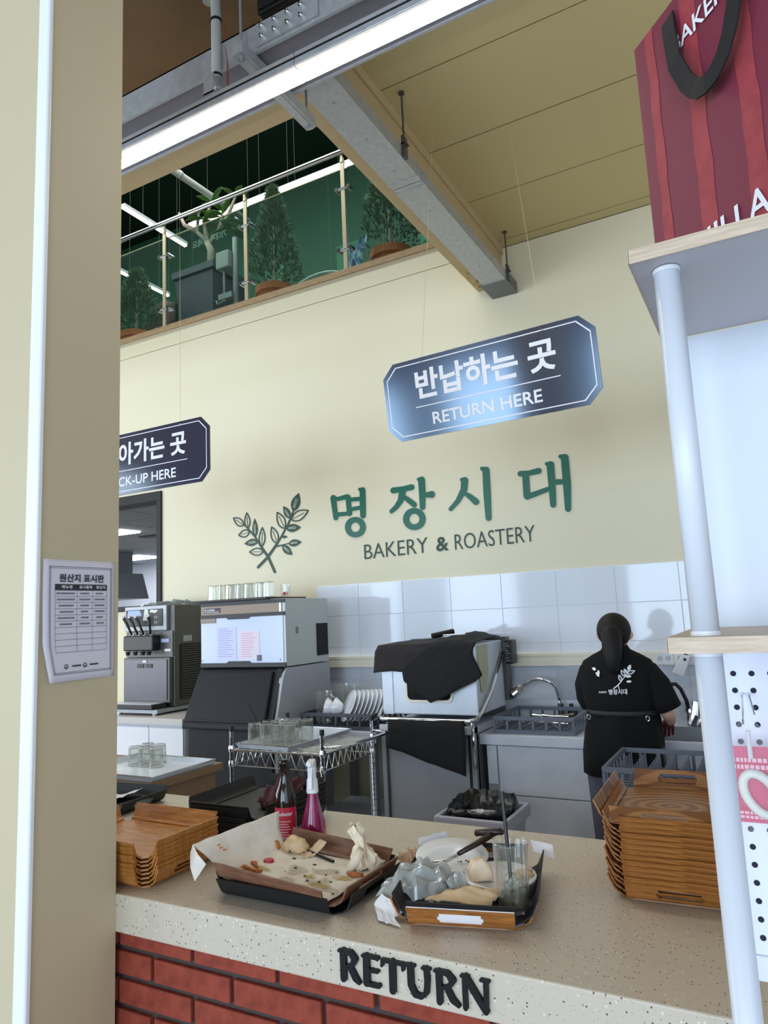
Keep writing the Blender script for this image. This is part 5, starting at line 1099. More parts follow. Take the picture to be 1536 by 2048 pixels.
for k in range(7):
    m.grid(wrap(bx, by, .0326, fa-.55, fa+.55-.12*(k % 3), bz+.030+.0072*k, bz+.0322+.0072*k, 8))
m.build('label_print', mat('label_print_w', S(230, 190, 190), .6), lb_)
m = MB(); m.grid(wrap(bx, by, .0324, fa-1.25, fa+1.25, bz+.018, bz+.024)); m.build('label_band', mat('label_blue', S(50, 60, 130), .4), lb_)
sb = thing('spray_bottle', 'spray bottle of magenta liquid with a white trigger head behind the littered tray', 'bottle', (-1.243, 1.79, .9505)); bx, by, bz = -1.243, 1.79, .9505
MAG = mat('magenta_liquid', S(206, 24, 120), .1, trans=.35); PINKG = thin('pink_clear', (0.86, 0.36, 0.62), haze=S(206, 60, 140), hazef=.30)
m = MB(); m.lathe(bx, by, [(.030, bz), (.040, bz+.006), (.040, bz+.03), (.034, bz+.07), (.022, bz+.115), (.015, bz+.145), (.0145, bz+.158), (.012, bz+.158), (.0125, bz+.145), (.019, bz+.115), (.030, bz+.07), (.036, bz+.03), (.034, bz+.008), (.001, bz+.007)], 26); m.build('body', PINKG, sb, smooth=True)
m = MB(); m.lathe(bx, by, [(.001, bz+.009), (.033, bz+.010), (.035, bz+.03), (.0345, bz+.038), (.001, bz+.038)], 24); m.build('liquid', MAG, sb, smooth=True)
m = MB(); m.lathe(bx, by, [(.017, bz+.150), (.018, bz+.153), (.016, bz+.185), (.011, bz+.195)], 16); m.build('collar', WHITE, sb)
m = MB(); m.tube([(bx, by, bz+.03), (bx, by, bz+.15)], .003, 6); m.build('dip_tube', WHITE, sb)
SP = Matrix.Translation((bx, by, bz)) @ Matrix.Rotation(radians(22), 4, 'Z')
m = MB(); m.prism([(-.012, .19), (.012, .19), (.014, .222), (.010, .243), (-.030, .240), (-.034, .232), (-.012, .222)], 'x', -.011, .011); m.v = [(p[0], p[1], p[2]) for p in m.v]; m.moved(SP); m.build('spray_head', WHITE, sb, bevel=.003)
m = MB(); m.prism([(-.012, .222), (-.018, .222), (-.028, .20), (-.034, .165), (-.030, .163), (-.022, .195)], 'x', -.006, .006); m.moved(SP); m.build('trigger', WHITE, sb, bevel=.001)
m = MB(); m.tube([(0, -.034, .236), (0, -.041, .236)], .007, 12); m.moved(SP); m.build('nozzle', WHITE, sb)

# ------------------------------------------------------------------ littered tray at the centre
tray('plastic_tray', TMB, 'black tray under the littered wooden tray at the centre of the counter', (-1.086, 1.5365, .9505), radians(-1))
TLT = radians(3.3)
tray('wooden_tray', TM['dark'], 'brown wooden tray littered with food scraps on a black tray', (-1.094, 1.534, .976), radians(-2.5), None, TLT)
zt = lambda x: .983-(x+1.09)*.0577
m = MB(); m.grid(sheet([[(-1.322, 1.385, 1.066), (-1.30, 1.52, 1.070), (-1.272, 1.668, 1.078)], [(-1.285, 1.41, 1.022), (-1.275, 1.535, 1.022), (-1.262, 1.655, 1.03)], [(-1.245, 1.425, zt(-1.245)+.004), (-1.24, 1.53, zt(-1.24)+.002), (-1.235, 1.645, zt(-1.235)+.006)], [(-1.10, 1.412, zt(-1.1)+.003), (-1.09, 1.64, zt(-1.09)+.004)], [(-.945, 1.408, zt(-.945)+.003), (-.93, 1.652, zt(-.93)+.003)]], 22, 26, .0012, 6))
pap = m.build('paper_liner', PAPERG, solid=.0007, smooth=True); tag(pap, 'stained greaseproof paper standing up over the left end of the littered tray', 'paper')
m = MB(); m.grid(sheet([[(-1.322, 1.385, 1.066), (-1.298, 1.378, 1.045), (-1.268, 1.372, 1.03)], [(-1.345, 1.40, 1.035), (-1.318, 1.372, 1.015), (-1.285, 1.352, .996)]], 6, 5, .001)); m.build('folded_corner', PAPERG, None, solid=.0007).parent = pap
stain = mat('yellow_stain', S(200, 172, 86), .6, alpha=.36); st2 = mat('tomato_stain', S(206, 126, 40), .5, alpha=.6); wet = mat('wet_stain', S(196, 184, 160), .4, alpha=.22); herb = mat('herb_green', S(58, 74, 40), .7); pale = mat('pale_crumb', S(226, 206, 170), .8)
rn = random.Random(17)
def blob(m, cx, cy, rx, ry, z, t=.0012, k=9):
    pts = [(cx+rx*cos(2*pi*i/k)*rn.uniform(.6, 1.15), cy+ry*sin(2*pi*i/k)*rn.uniform(.6, 1.15)) for i in range(k)]; m.prism(pts, 'z', z, z+t)
m = MB()
for x, y, rx, ry in ((-1.01, 1.47, .03, .014), (-.985, 1.53, .034, .014), (-1.04, 1.445, .024, .010), (-1.20, 1.485, .045, .014), (-1.225, 1.44, .03, .010), (-1.06, 1.50, .02, .01), (-1.275, 1.46, .014, .012)): blob(m, x, y, rx, ry, zt(x)+.0045, .0007, 14)
m.build('stain', stain, pap)['kind'] = 'stuff'
m = MB()
for x, y, rx, ry in ((-1.12, 1.52, .05, .03), (-1.05, 1.55, .05, .025), (-1.16, 1.60, .04, .02), (-1.03, 1.49, .045, .022), (-.97, 1.46, .025, .015), (-1.10, 1.46, .03, .02)): blob(m, x, y, rx, ry, zt(x)+.0040, .0004, 16)
m.build('stain', wet, pap)['kind'] = 'stuff'
m = MB()
for x, y, rx, ry in ((-1.215, 1.455, .036, .010), (-1.185, 1.437, .03, .008), (-1.235, 1.472, .026, .008), (-1.20, 1.465, .022, .010)): blob(m, x, y, rx, ry, zt(x)+.0048, .0009, 14)
m.build('stain', st2, pap)['kind'] = 'stuff'
m = MB()
for k, (y, z) in enumerate(((1.44, 1.05), (1.445, 1.043), (1.452, 1.036), (1.46, 1.012))): blob(m, -1.288+.004*k, y, .004, .006, z, .003, 8)
m.build('stain', st2, pap)['kind'] = 'stuff'
def crumbs(label, cat, pts, m_, s):
    for i, (x, y) in enumerate(sorted(pts)):
        m = MB(); r = s*rn.uniform(.7, 1.3); m.ball((x, y, zt(x)+.004+r*.3), r, 7, 5, (rn.uniform(1, 1.8), rn.uniform(.7, 1.1), .45)); tag(m.build('crumb', m_), f'{label}, {ORD[i]} from the left', cat, label.replace('tiny ', '')+'s')
crumbs('tiny green herb scrap on the stained paper', 'crumb', [(-1.07, 1.50), (-1.02, 1.485), (-.995, 1.497), (-1.03, 1.53), (-1.05, 1.48), (-1.12, 1.53), (-.955, 1.445), (-1.16, 1.58), (-1.09, 1.57), (-1.015, 1.555)], herb, .0032)
crumbs('tiny pale bread crumb on the stained paper', 'crumb', [(-1.06, 1.515), (-1.10, 1.50), (-1.045, 1.50), (-1.08, 1.55), (-1.13, 1.50), (-1.115, 1.515), (-1.02, 1.51)], pale, .0034)
crust = mat('orange_crust', S(204, 128, 66), .6, noise=(60, (1, 1, 1)), col2=S(168, 92, 44))
def crust_piece(label, pts, rad):
    m = MB(); m.tube(pts, rad, 9); m.v = [(x+rn.uniform(-.0012, .0012), y+rn.uniform(-.0012, .0012), z+rn.uniform(-.0012, .0012)) for x, y, z in m.v]
    tag(m.build('crust', crust, smooth=True), label, 'food scrap')
crust_piece('curved orange crust on the tray beside the red bottle cap', [(-1.235, 1.47, zt(-1.235)+.008), (-1.215, 1.455, zt(-1.215)+.012), (-1.19, 1.45, zt(-1.19)+.011), (-1.172, 1.465, zt(-1.172)+.009)], [.003, .0065, .0055, .003])
crust_piece('orange crust lying flat behind the curved one near the paper edge', [(-1.235, 1.50, zt(-1.235)+.007), (-1.215, 1.492, zt(-1.215)+.010), (-1.20, 1.482, zt(-1.2)+.007)], [.003, .0055, .003])
crust_piece('orange crust beside the half bun at the back of the littered tray', [(-1.262, 1.632, zt(-1.26)+.012), (-1.248, 1.622, zt(-1.25)+.016), (-1.232, 1.612, zt(-1.23)+.010)], [.005, .008, .005])
crust_piece('orange crust under the crumpled tissue', [(-.985, 1.555, zt(-.985)+.009), (-.965, 1.55, zt(-.965)+.010), (-.945, 1.565, zt(-.945)+.008)], [.003, .006, .003])
m = MB(); m.lathe(-1.205, 1.532, [(.0135, zt(-1.2)+.003), (.0142, zt(-1.2)+.005), (.0125, zt(-1.2)+.010), (.001, zt(-1.2)+.010)], 21); tag(m.build('bottle_cap', mat('cap_red', S(186, 30, 52), .3)), 'red bottle cap lying on the stained paper', 'bottle cap')
st_ = tag(MB().tube([(-1.265, 1.665, zt(-1.26)+.012), (-1.055, 1.603, zt(-1.05)+.009)], .0038, 10).build('straw', BLACK), 'black straw lying across the back of the littered tray', 'straw')
# half bun: a broken shell of bread
m = MB()
rows = []
for i in range(9):
    a = pi*i/8*.92+.05; rows.append([(-1.190+.040*cos(b)*sin(a)*(1+.08*sin(5*b+i)), 1.628+.032*cos(a)*.9+.004*sin(7*b), zt(-1.19)+.008+.034*sin(b)*sin(a)*(1+.10*sin(4*b))) for b in [pi*j/12 for j in range(13)]])
m.grid(rows); tag(m.build('bun_half', mat('bread_skin', S(226, 198, 158), .7, noise=(40, (1, 1, 1)), col2=S(200, 164, 118)), solid=.006, smooth=True), 'torn half bun at the back of the littered tray', 'bread')
m = MB(); m.grid(sheet([[(-1.165, 1.615, zt(-1.16)+.006), (-1.15, 1.64, zt(-1.15)+.012), (-1.135, 1.655, zt(-1.13)+.035)], [(-1.14, 1.595, zt(-1.14)+.005), (-1.12, 1.62, zt(-1.12)+.010), (-1.10, 1.64, zt(-1.1)+.038)]], 8, 6, .003, 8)); tag(m.build('bread_scrap', mat('bread_skin2', S(222, 192, 156), .7), solid=.004, smooth=True), 'thin curled bread scrap beside the half bun', 'bread')
# crumpled tissue
TIS = mat('tissue', S(236, 222, 198), .9)
rn = random.Random(77); m = MB(); k1, k2 = 16, 14; rows = []
for i in range(k2+1):
    v = i/k2; z = zt(-.97)+.004+.100*v; r = .034*(1-.75*v)+.009*sin(v*9)
    rows.append([(-.975+.012*v*0+(r*(1+.28*sin(3*a+v*6)+.12*sin(7*a-v*9))+rn.uniform(-.003, .003))*cos(a)-.022*v*v, 1.625+(r*(1+.25*sin(4*a+v*5))+rn.uniform(-.003, .003))*sin(a)-.01*v, z+.010*sin(5*a+v*8)*(1-v*.5)) for a in [2*pi*j/k1 for j in range(k1)]])
    rows[-1].append(rows[-1][0])
m.grid(rows); tag(m.build('tissue', TIS, solid=.0015), 'crumpled cream tissue standing at the right of the littered tray', 'tissue')
m = MB(); m.tube([(-.992, 1.575, zt(-.99)+.008), (-.975, 1.585, zt(-.975)+.03), (-.97, 1.60, zt(-.97)+.05)], [.010, .013, .010], 9); tag(m.build('tissue', TIS, smooth=True), 'small twisted tissue end below the crumpled tissue', 'tissue')

# ------------------------------------------------------------------ plate tray at the right
R14 = radians(14.0); c14, s14 = cos(R14), sin(R14)
tray('wooden_tray', TM['wood'], 'wooden tray under the black tray of used plates', (-.6875, 1.6235, .9505), R14+pi/2)
tray('plastic_tray', TMB, 'black tray of used plates, a glass and a bag', (-.683, 1.622, .9635), R14+pi/2)
ZB = .968
pl_ = tray_mesh('liner_mesh', .333, .243, PAPER, .0005, slot=False)
tray('paper_liner', pl_, 'white paper liner between the wooden and black trays of used plates', (-.686, 1.623, .9562), R14+pi/2)['category'] = 'paper'
def plate_at(name, label, c, R, depth, tilt, az, cat='plate', sx=1):
    m = platelike(R, depth); m.v = [(x*sx, y, z) for x, y, z in m.v]; o = m.build(name, PORC, local=True, smooth=True); o.location = c; o.rotation_euler = Matrix.Rotation(az, 3, 'Z').to_euler(); 
    o.rotation_euler = (Matrix.Rotation(az, 3, 'Z') @ Matrix.Rotation(tilt, 3, 'X')).to_euler(); return tag(o, label, cat)
plate_at('plate', 'white oval plate with a fork at the back of the plate tray', (-.770, 1.700, .990), .086, .018, radians(9), radians(28), sx=1.05)
plate_at('plate', 'white dish holding a bread wedge beside the glass', (-.628, 1.640, .976), .078, .020, radians(3), radians(20), sx=1.12)
fk = thing('fork', 'fork with a dark brown handle resting across the back plate', 'fork', (-.76, 1.66, 1.0))
m = MB(); m.tube([(-.795, 1.628, 1.008), (-.775, 1.640, 1.008), (-.755, 1.665, 1.013), (-.742, 1.69, 1.019)], [.004, .007, .0045, .004], 8)
for k in (-.006, -.002, .002, .006): m.tube([(-.795, 1.628+k*.6, 1.008), (-.822, 1.612+k, 1.009)], [.0018, .0012], 6)
m.build('head', CHROME, fk, smooth=True)
m = MB(); m.tube([(-.745, 1.685, 1.018), (-.71, 1.75, 1.033), (-.68, 1.81, 1.046)], [.0055, .008, .007], 10); m.build('handle', mat('dark_handle', S(44, 26, 26), .35), fk, smooth=True)
m = MB(); m.tube([(-.742, 1.795, 1.036), (-.70, 1.79, 1.045), (-.665, 1.785, 1.049)], [.008, .009, .007], 8); tag(m.build('knife_handle', mat('dark_handle2', S(40, 24, 24), .35), smooth=True), 'dark knife handle lying over the back flap of the plate tray', 'knife')
rn = random.Random(55)
CR9 = sorted((-.738+rn.uniform(-.03, .035), 1.695+rn.uniform(-.025, .025)) for _ in range(9))
for i in range(9):
    m = MB(); x, y = CR9[i]; m.ball((x, y, .999), rn.uniform(.0015, .003), 6, 4, (1.4, 1, .5)); tag(m.build('crumb', mat('plate_crumb_%d' % i, S(120, 74, 60), .8)), f'tiny brown crumb on the back plate, {ORD[i]} from the left', 'crumb', 'crumbs on the back plate')
# bread wedge, scraps, glass with straw
m = MB(); m.prism([(-.030, 0), (.026, 0), (.020, .034), (.004, .048), (-.018, .046), (-.030, .026)], 'y', -.020, .020); m.moved(Matrix.Translation((-.665, 1.628, .986)) @ Matrix.Rotation(radians(35), 4, 'Z') @ Matrix.Rotation(radians(-8), 4, 'X')); tag(m.build('bread_wedge', mat('bread_cream', S(236, 214, 184), .75, noise=(50, (1, 1, 1)), col2=S(220, 192, 158)), bevel=.006, seg=3), 'cream bread wedge standing on the white dish', 'bread')
for i in range(7):
    m = MB(); x, y = -.577+rn.uniform(-.018, .02), 1.668+rn.uniform(-.018, .018); m.tube([(x-.012, y-.004, .987+.003*i), (x, y+rn.uniform(-.006, .006), .992+.003*i), (x+.012, y+.005, .987+.003*i)], [.003, .006, .003], 7); tag(m.build('bread_scrap', mat('scrap_%d' % i, S(214, 180, 130), .75), smooth=True), f'shredded bread scrap behind the glass, {ORD[i]} from the bottom of the heap', 'bread', 'bread scraps behind the glass')
gl = thing('water_glass', 'tall glass with ice dregs and a black straw on the plate tray', 'glass', (-.560, 1.541, ZB)); gx, gy = -.560, 1.541
m = MB(); m.lathe(gx, gy, [(.031, ZB), (.033, ZB+.004), (.037, ZB+.134), (.0385, ZB+.139), (.036, ZB+.139), (.0345, ZB+.133), (.0305, ZB+.012), (.001, ZB+.010)], 32); m.build('glass', GLASS, gl, smooth=True)
m = MB(); m.lathe(gx, gy, [(.001, ZB+.0125), (.0296, ZB+.0128), (.031, ZB+.038), (.001, ZB+.038)], 24); m.build('dregs', thin('dregs', (0.86, 0.82, 0.68), haze=S(196, 186, 150), hazef=.35), gl, smooth=True)
ice = thin('ice', (0.93, 0.94, 0.92), rough=.1, haze=S(226, 224, 206), hazef=.25)
for i in range(6):
    a = rn.uniform(0, 6.28); m = MB(); m.box(-.010, -.010, -.010, .010, .010, .010); m.moved(Matrix.Translation((gx+.015*cos(i*1.05), gy+.015*sin(i*1.05), ZB+.036+.012*(i % 3))) @ Matrix.Rotation(a, 4, 'Z') @ Matrix.Rotation(.6+a, 4, 'X')); m.build('ice_cube', ice, gl, bevel=.003)
m = MB(); m.tube([(-.557, 1.530, ZB+.014), (-.5755, 1.556, 1.205)], .0042, 10); tag(m.build('straw', BLACK), 'black straw standing upright in the tall glass', 'straw')
# clear crumpled bag: folded film over a soft heap
BAG = thin('clear_film', (0.93, 0.95, 0.94), rough=.12, ior=1.6, haze=S(234, 236, 232), hazef=.50)
rn = random.Random(91); rows = []; NU, NV = 26, 18
for j in range(NV+1):
    v = j/NV; row = []
    for i in range(NU+1):
        u = i/NU; x = -.862+.150*u; y = 1.475+.150*v; hgt = .052*sin(pi*min(1, max(0, u*1.02)))**.6*sin(pi*min(1, v*1.0))**.55
        z = .978+hgt+.006*sin(u*21+v*7)+.005*sin(v*25-u*11)+rn.uniform(-.002, .002)
        row.append((x+.007*sin(v*17+u*3)+.03*(v-.5)*0, y+.006*sin(u*19)+.03*u, z))
    rows.append(row)
m = MB(); m.grid(rows); bgo = m.build('plastic_bag', BAG, solid=.0008); tag(bgo, 'crumpled clear plastic bag on the left of the plate tray', 'plastic bag')
m = MB(); m.grid(sheet([[(-.735, 1.565, .985), (-.70, 1.60, .99)], [(-.715, 1.545, 1.012), (-.685, 1.575, 1.018)], [(-.70, 1.53, .985), (-.67, 1.565, .99)]], 10, 10, .005, 12)); m.build('bag_tail', BAG, None, solid=.0008).parent = bgo
m = MB(); rows = sheet([[(-.742, 1.482, .985), (-.70, 1.52, .996), (-.665, 1.556, 1.000)], [(-.70, 1.478, .990), (-.66, 1.520, 1.004), (-.63, 1.545, 1.004)], [(-.595, 1.492, .986), (-.59, 1.515, .996), (-.575, 1.55, 1.0)]], 12, 10, .003, 2)
m.grid(rows); tag(m.build('napkin', mat('kraft_napkin', S(224, 196, 158), .85), solid=.004, smooth=True), 'folded beige napkin at the front of the plate tray', 'napkin')
m = MB(); m.grid(sheet([[(-.845, 1.475, .985), (-.775, 1.455, .970)], [(-.858, 1.462, .965), (-.79, 1.43, .958)], [(-.822, 1.415, .956), (-.762, 1.405, .9535)]], 8, 8, .001, 3)); tag(m.build('paper_scrap', PAPER, solid=.0007), 'white paper scrap poking out at the front left corner of the plate tray', 'paper')
m = MB(); m.grid(sheet([[(-.90, 1.775, .985), (-.835, 1.835, .99)], [(-.905, 1.79, 1.01), (-.845, 1.84, 1.018)]], 6, 6, .002, 3)); tag(m.build('paper_scrap', PAPER, solid=.0007), 'white paper scrap standing at the back left corner of the plate tray', 'paper')
m = MB(); m.grid(sheet([[(-.915, 1.70, .955), (-.875, 1.735, .96)], [(-.92, 1.715, .99), (-.885, 1.745, 1.0)], [(-.90, 1.73, .96), (-.872, 1.75, .965)]], 10, 10, .006, 5)); tag(m.build('napkin', mat('kraft_napkin2', S(216, 178, 144), .85), solid=.002), 'crumpled tan napkin between the two food trays', 'napkin')
m = MB(); m.grid(sheet([[(-.60, 1.82, 1.0), (-.545, 1.81, .99)], [(-.612, 1.835, 1.022), (-.555, 1.835, 1.016)]], 5, 4, .001)); tag(m.build('paper_scrap', PAPER, solid=.0007), 'white paper edge behind the glass at the back flap of the plate tray', 'paper')

# ------------------------------------------------------------------ poster on the pillar
po = thing('notice_poster', 'curled white paper notice with a table taped on the pillar', 'poster', (-1.51, 1.2, 1.47))
INKD = mat('poster_ink', S(52, 52, 62), .7); INKG = mat('poster_grey', S(112, 112, 128), .7); PINK_ = mat('poster_paper', S(222, 220, 232), .7)
PZ0, PZ1, PY0, PY1 = 1.479, 1.770, 1.092, 1.302
def curl(y, z):                      # the lower left corner stands off the pillar
    u = (y-PY0)/(PY1-PY0); v = (z-PZ0)/(PZ1-PZ0); return -1.5085+.012*max(0, .75-v)**1.5*max(0, .8-u)**1+.003*(1-u)*(1-v)
def shiftz(y, z): u = (y-PY0)/(PY1-PY0); v = (z-PZ0)/(PZ1-PZ0); return z
m = MB(); m.grid([[(curl(PY0+.21*i/14+(.022*max(0, .35-j/16)*(1-i/14)), PZ0+.291*j/16), PY0+.21*i/14+(.06*max(0, .30-j/16)*(1-i/14)), PZ0+.291*j/16) for i in range(15)] for j in range(17)]); m.build('sheet', PINK_, po, solid=.0004, smooth=True)
def prect(m, y0, z0, y1, z1, d=.0012, nn=6):
    for k in range(nn):
        a = y0+(y1-y0)*k/nn; b = y0+(y1-y0)*(k+1)/nn
        m.add([(curl(y, z)+d, y+(.06*max(0, .30-(z-PZ0)/.291)*(1-(y-PY0)/.21)), z) for y, z in ((a, z0), (b, z0), (b, z1), (a, z1))], [(0, 1, 2, 3)])
m = MB()
for y0, z0, y1, z1 in ((1.108, 1.752, 1.290, 1.7535), (1.108, 1.7485, 1.290, 1.7495), (1.108, 1.496, 1.290, 1.4975), (1.108, 1.4995, 1.290, 1.5005), ): prect(m, y0, z0, y1, z1)
for y in (1.108, 1.1115, 1.2865, 1.2895):
    for k in range(8): prect(m, y, 1.496+.0322*k, y+.0012, 1.496+.0322*(k+1), .0012, 1)
m.build('border', INKG, po)
text('title', '원산지 표시판', INKD, po, (-1.5068, 1.135, 1.7175), (0, 1, 0), (0, 0, 1), .0145, .03, width=.131)
m = MB(); prect(m, 1.124, 1.6955, 1.276, 1.7105); m.build('header_bar', INKD, po)
for s_, y, wd in (('메뉴명', 1.141, .030), ('표시품목', 1.191, .038), ('원산지', 1.241, .028)): text('header_lettering', s_, LET_W, po, (-1.5058, y, 1.7005), (0, 1, 0), (0, 0, 1), .006, .02, width=wd)
m = MB()
for k in range(11): prect(m, 1.124, 1.6955-.0148*k-.0005, 1.276, 1.6955-.0148*k+.0004, .0014)
for y in (1.124, 1.1855, 1.231, 1.2752):
    for k in range(10): prect(m, y, 1.6955-.0148*(k+1), y+.0009, 1.6955-.0148*k, .0014, 1)
m.build('table_line', INKG, po)
m = MB(); rn = random.Random(2)
for r_ in range(6):
    for y0, wd in ((1.128, .052), (1.191, .034), (1.237, .032)):
        wdd = wd*rn.uniform(.5, 1); y = y0+(wd-wdd)/2; z = 1.6955-.0148*r_-.0075
        while y < y0+(wd+wdd)/2: q_ = rn.uniform(.002, .005); prect(m, y, z-.002, min(y+q_, y0+wd), z+.0022, .0014, 1); y += q_+.0012
m.build('cell_print', INKG, po)
m = MB()
for y in (1.155, 1.21):
    for i in range(10):
        a0, a1 = 2*pi*i/10, 2*pi*(i+1)/10; c_ = (y, 1.514)
        m.add([(curl(*c_)+.0022, c_[0]+r*cos(a), c_[1]+r*sin(a)) for r, a in ((.0032, a0), (.0032, a1), (.0052 if i < 5 else .0062, a1), (.0052 if i < 5 else .0062, a0))], [(0, 1, 2, 3)])
    prect(m, y+.010, 1.512, y+.038, 1.5155, .0016, 3)
m.build('emblem', INKD, po)

# ------------------------------------------------------------------ display shelf at the right
sh = thing('display_shelf', 'white pole display shelf with wooden planks and a pegboard back', 'shelf', (0, 1.15, 0))
def plank(z0, z1):
    m = MB(); m.box(-.124, .955, z0+.001, .62, 1.285, z1); p = m.build('plank', mat('shelf_laminate_%d' % int(z0*100), S(196, 196, 204), .45), sh)
    m = MB(); m.box(-.1245, .9535, z0, .62, .9555, z1+.0003); m.box(-.1255, .9535, z0, -.1238, 1.285, z1+.0003); m.box(-.1245, .955, z1-.0003, .62, 1.285, z1+.0006); m.build('veneer', PLANKW, p)
plank(2.050, 2.069); plank(1.537, 1.556)
POLE = mat('pole_white', S(216, 221, 230), .28)
for z0, z1 in ((.02, 1.537), (1.556, 2.05)):
    m = MB(); m.tube([(-.083, 1.0, z0), (-.083, 1.0, z1)], .0168, 28); po_ = m.build('pole', POLE, sh, smooth=False)
    for p in po_.data.polygons: p.use_smooth = len(p.vertices) == 4
    for z in (z0, z1-.006):
        m = MB(); m.tube([(-.083, 1.0, z), (-.083, 1.0, z+.006)], .0178, 28); m.build('pole_collar', WHITE, po_)
    m = MB(); m.tube([(.58, 1.0, z0), (.58, 1.0, z1)], .0168, 20); m.build('pole', POLE, sh)
m = MB(); m.box(-.094, 1.285, 1.556, .62, 1.300, 2.049); m.build('back_panel', mat('panel_white', S(214, 220, 230), .35), sh)
pg = MB().box(-.094, 1.285, 1.066, .62, 1.300, 1.536).build('pegboard', mat('pegboard_white', S(228, 232, 246), .4), sh)
m = MB(); m.box(-.096, 1.278, 1.030, .62, 1.302, 1.066); m.build('bottom_rail', WHITE, sh, bevel=.002)
m = MB(); m.box(-.096, 1.275, 1.515, .62, 1.2855, 1.537); m.build('top_rail', WHITE, sh)
HOLE = mat('hole_dark', S(34, 34, 52), .9); h0 = None; org = ROOTM[sh.name].translation
for i in range(18):
    for j in range(16):
        x = -.073+.0262*i; z = 1.483-.0262*j
        if h0 is None: h0 = MB().tube([(0, -.0006, 0), (0, .004, 0)], .0044, 12).build('peg_hole', HOLE, pg, local=True); h = h0
        else: h = h0.copy(); COL.objects.link(h); h.parent = pg
        h.location = (x, 1.285-org.y, z)
m = MB(); m.box(.0, .955, 0.0, .6, 1.285, .02); m.build('foot_plate', WHITE, sh)
def hooked(x, y0, z, label, digit):
    hk = thing('peg_hook', 'wire peg hook nearest the shelf pole' if digit == '0' else 'wire peg hook at the frame edge', 'hook', (x, 1.285, z+.055))
    m = MB(); m.tube([(x-.005, 1.286, z+.058), (x-.005, 1.27, z+.056), (x-.004, y0-.02, z+.024), (x-.004, y0-.026, z+.030)], .0013, 6); m.tube([(x+.005, 1.286, z+.058), (x+.005, 1.27, z+.056), (x+.010, 1.25, z+.03)], .0013, 6); m.build('wire', CHROME, hk)
    pk = thing('candle_packet', label, 'packet', (x, y0, z-.12))
    CARD = mat('pink_card_'+digit, S(210, 58, 104), .5); CR = mat('crimson_card_'+digit, S(196, 22, 76), .45); PCL = mat('packet_film_'+digit, (0.96, 0.93, 0.96), .12, alpha=.14)
    m = MB(); m.box(x-.040, y0+.002, z-.120, x+.040, y0+.003, z-.012); m.build('card', CARD, pk)
    m = MB(); m.box(x-.038, y0+.0005, z-.128+.012, x+.040, y0+.002, z-.100); m.box(x-.040, y0+.001, z-.050, x+.040, y0+.002, z-.028); m.build('card_band', CR, pk)
    m = MB(); rn = random.Random(4)
    for zz, h_ in ((-.034, .006), (-.044, .006), (-.108, .004), (-.114, .004)):
        q_ = x-.030
        while q_ < x+.030: d = rn.uniform(.003, .006); m.box(q_, y0-.0002, z+zz, q_+d, y0+.0006, z+zz+h_); q_ += d+.0015
    m.build('card_print', mat('card_print_'+digit, S(244, 180, 196), .5), pk)
    m = MB(); m.grid([[(x-.003, y0+.001, z+.03), (x+.003, y0+.001, z+.03)], [(x-.030, y0-.004, z+.008), (x+.030, y0-.004, z+.008)], [(x-.042, y0-.007, z-.02), (x+.042, y0-.007, z-.02)], [(x-.043, y0-.009, z-.06), (x+.043, y0-.009, z-.06)], [(x-.043, y0-.007, z-.11), (x+.043, y0-.007, z-.11)], [(x-.044, y0+.003, z-.135), (x+.044, y0+.003, z-.135)]])
    m.build('film', PCL, pk, smooth=True)
    m = MB(); m.tube([(x, y0-.004, z-.028), (x, y0-.004, z+.012)], .0035, 8); m.build('candle_stick', mat('candle_wax_s'+digit, S(224, 222, 224), .4, alpha=.8), pk)
    m = MB(); ang = radians(28)
    pts = []
    for i in range(24):
        t = 2*pi*i/24; u, v = .0195*cos(t), .031*sin(t); pts.append((x+.008+u*cos(ang)+v*-sin(ang)*-1*-1, y0-.004, z-.078+u*sin(ang)*-1*-1+v*cos(ang)))
    m.tube(pts, .0068, 10, closed=True); m.build('number_candle', mat('candle_wax'+digit, S(222, 220, 212), .45), pk, smooth=True)
    return pk
hooked(-.058, 1.215, 1.395, 'pink packet with a white number 0 candle hanging nearest the pole', '0')
hooked(.045, 1.20, 1.395, 'red candle packet hanging at the frame edge', '1')

# ------------------------------------------------------------------ paper bag on the top plank
bgx = thing('paper_bag', 'burgundy striped paper bag with black ribbon handles on the top plank', 'bag', (0, 1.1, 2.07))
O_ = Vector((-.1135, 1.214, 2.0705)); DX = Vector((.6795, -.7337, 0)); DN = Vector((.7337, .6795, 0)); UZ = Vector((0, 0, 1)); BW, BH, BD = .32, .489, .085
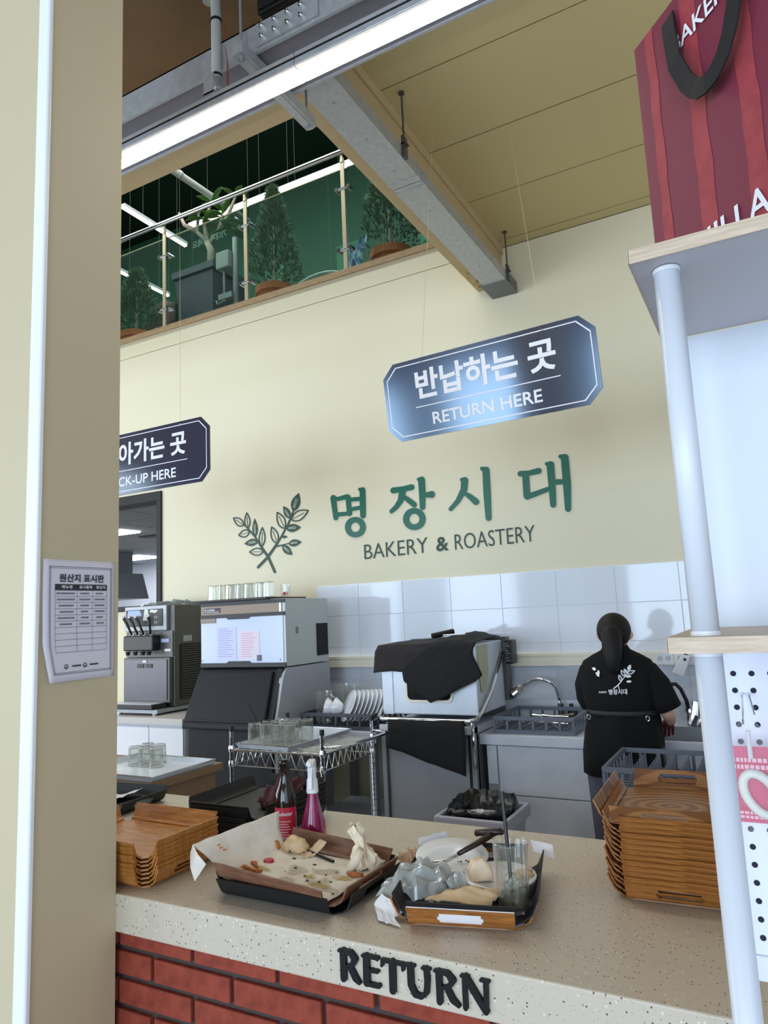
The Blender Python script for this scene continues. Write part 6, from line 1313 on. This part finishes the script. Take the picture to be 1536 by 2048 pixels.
# the bag stands on the plank with its broad face turned to the aisle
bp = lambda u, v, d=0: tuple(O_+DX*u+UZ*v+DN*d)
BURG = mat('burgundy_paper', S(118, 38, 60), .5); STRP = mat('red_stripe', S(160, 60, 68), .55, noise=(40, (1, 1, 1)), col2=S(144, 50, 58)); RIB = mat('black_ribbon', S(18, 17, 20), .7)
m = MB(); m.hexa([bp(0, 0), bp(BW, 0), bp(BW, 0, BD), bp(0, 0, BD)], [bp(0, BH), bp(BW, BH), bp(BW, BH, BD), bp(0, BH, BD)]); m.f.pop(1); body = m.build('body', BURG, bgx, solid=.0012)
rn = random.Random(6)
for u0, w0 in ((.026, .022), (.114, .034), (.212, .034), (.29, .02)):
    L_ = [bp(u0+.004*(i/14)+.0015*sin(i*2.1+u0*90)+rn.uniform(-.0007, .0007), BH*i/14, -.0005) for i in range(15)]
    R_2 = [bp(u0+w0+.004*(i/14)+.0015*sin(i*1.7+u0*50)+rn.uniform(-.0007, .0007), BH*i/14, -.0005) for i in range(15)]
    m = MB(); m.grid([L_, R_2]); m.build('stripe', STRP, body)
text('bag_lettering', 'BAKERY', LET_W, body, bp(.096, .395, -.0025), tuple(DX), (0, 0, 1), .028, .014, width=.145)
text('bag_lettering', 'VANILLA', LET_W, body, bp(.018, .043, -.0025), tuple(DX), (0, 0, 1), .040, .014, width=.228)
def ribbon(pts, wv, hw):
    m = MB(); m.grid([[tuple(Vector(p)-Vector(wv)*hw) for p in pts], [tuple(Vector(p)+Vector(wv)*hw) for p in pts]]); return m
fr_ = [bp(.093, .466, -.004), bp(.100, .43, -.010), bp(.113, .37, -.018), bp(.136, .315, -.020), bp(.152, .292, -.022), bp(.165, .281, -.024), bp(.180, .276, -.025), bp(.196, .279, -.024), bp(.214, .294, -.022), bp(.230, .320, -.020), bp(.246, .37, -.016), bp(.256, .43, -.010), bp(.258, .466, -.004)]
tg = []
m = MB(); rows = [[], []]
for i, p in enumerate(fr_):
    a = Vector(fr_[max(0, i-1)]); b = Vector(fr_[min(len(fr_)-1, i+1)]); t = (b-a).normalized(); nrm = t.cross(DN).normalized()
    rows[0].append(tuple(Vector(p)-nrm*.0145)); rows[1].append(tuple(Vector(p)+nrm*.0145))
m.grid(rows); m.build('ribbon_handle', RIB, bgx, solid=.003)
bk_ = [bp(.075, .47, BD+.003), bp(.07, .52, BD+.003), bp(.085, .58, BD), bp(.14, .62, BD), bp(.20, .58, BD), bp(.215, .52, BD+.003), bp(.21, .47, BD+.003)]
m = MB(); rows = [[], []]
for i, p in enumerate(bk_):
    a = Vector(bk_[max(0, i-1)]); b = Vector(bk_[min(len(bk_)-1, i+1)]); t = (b-a).normalized(); nrm = t.cross(DN).normalized()
    rows[0].append(tuple(Vector(p)-nrm*.0145)); rows[1].append(tuple(Vector(p)+nrm*.0145))
m.grid(rows); m.build('ribbon_handle', RIB, bgx, solid=.003)
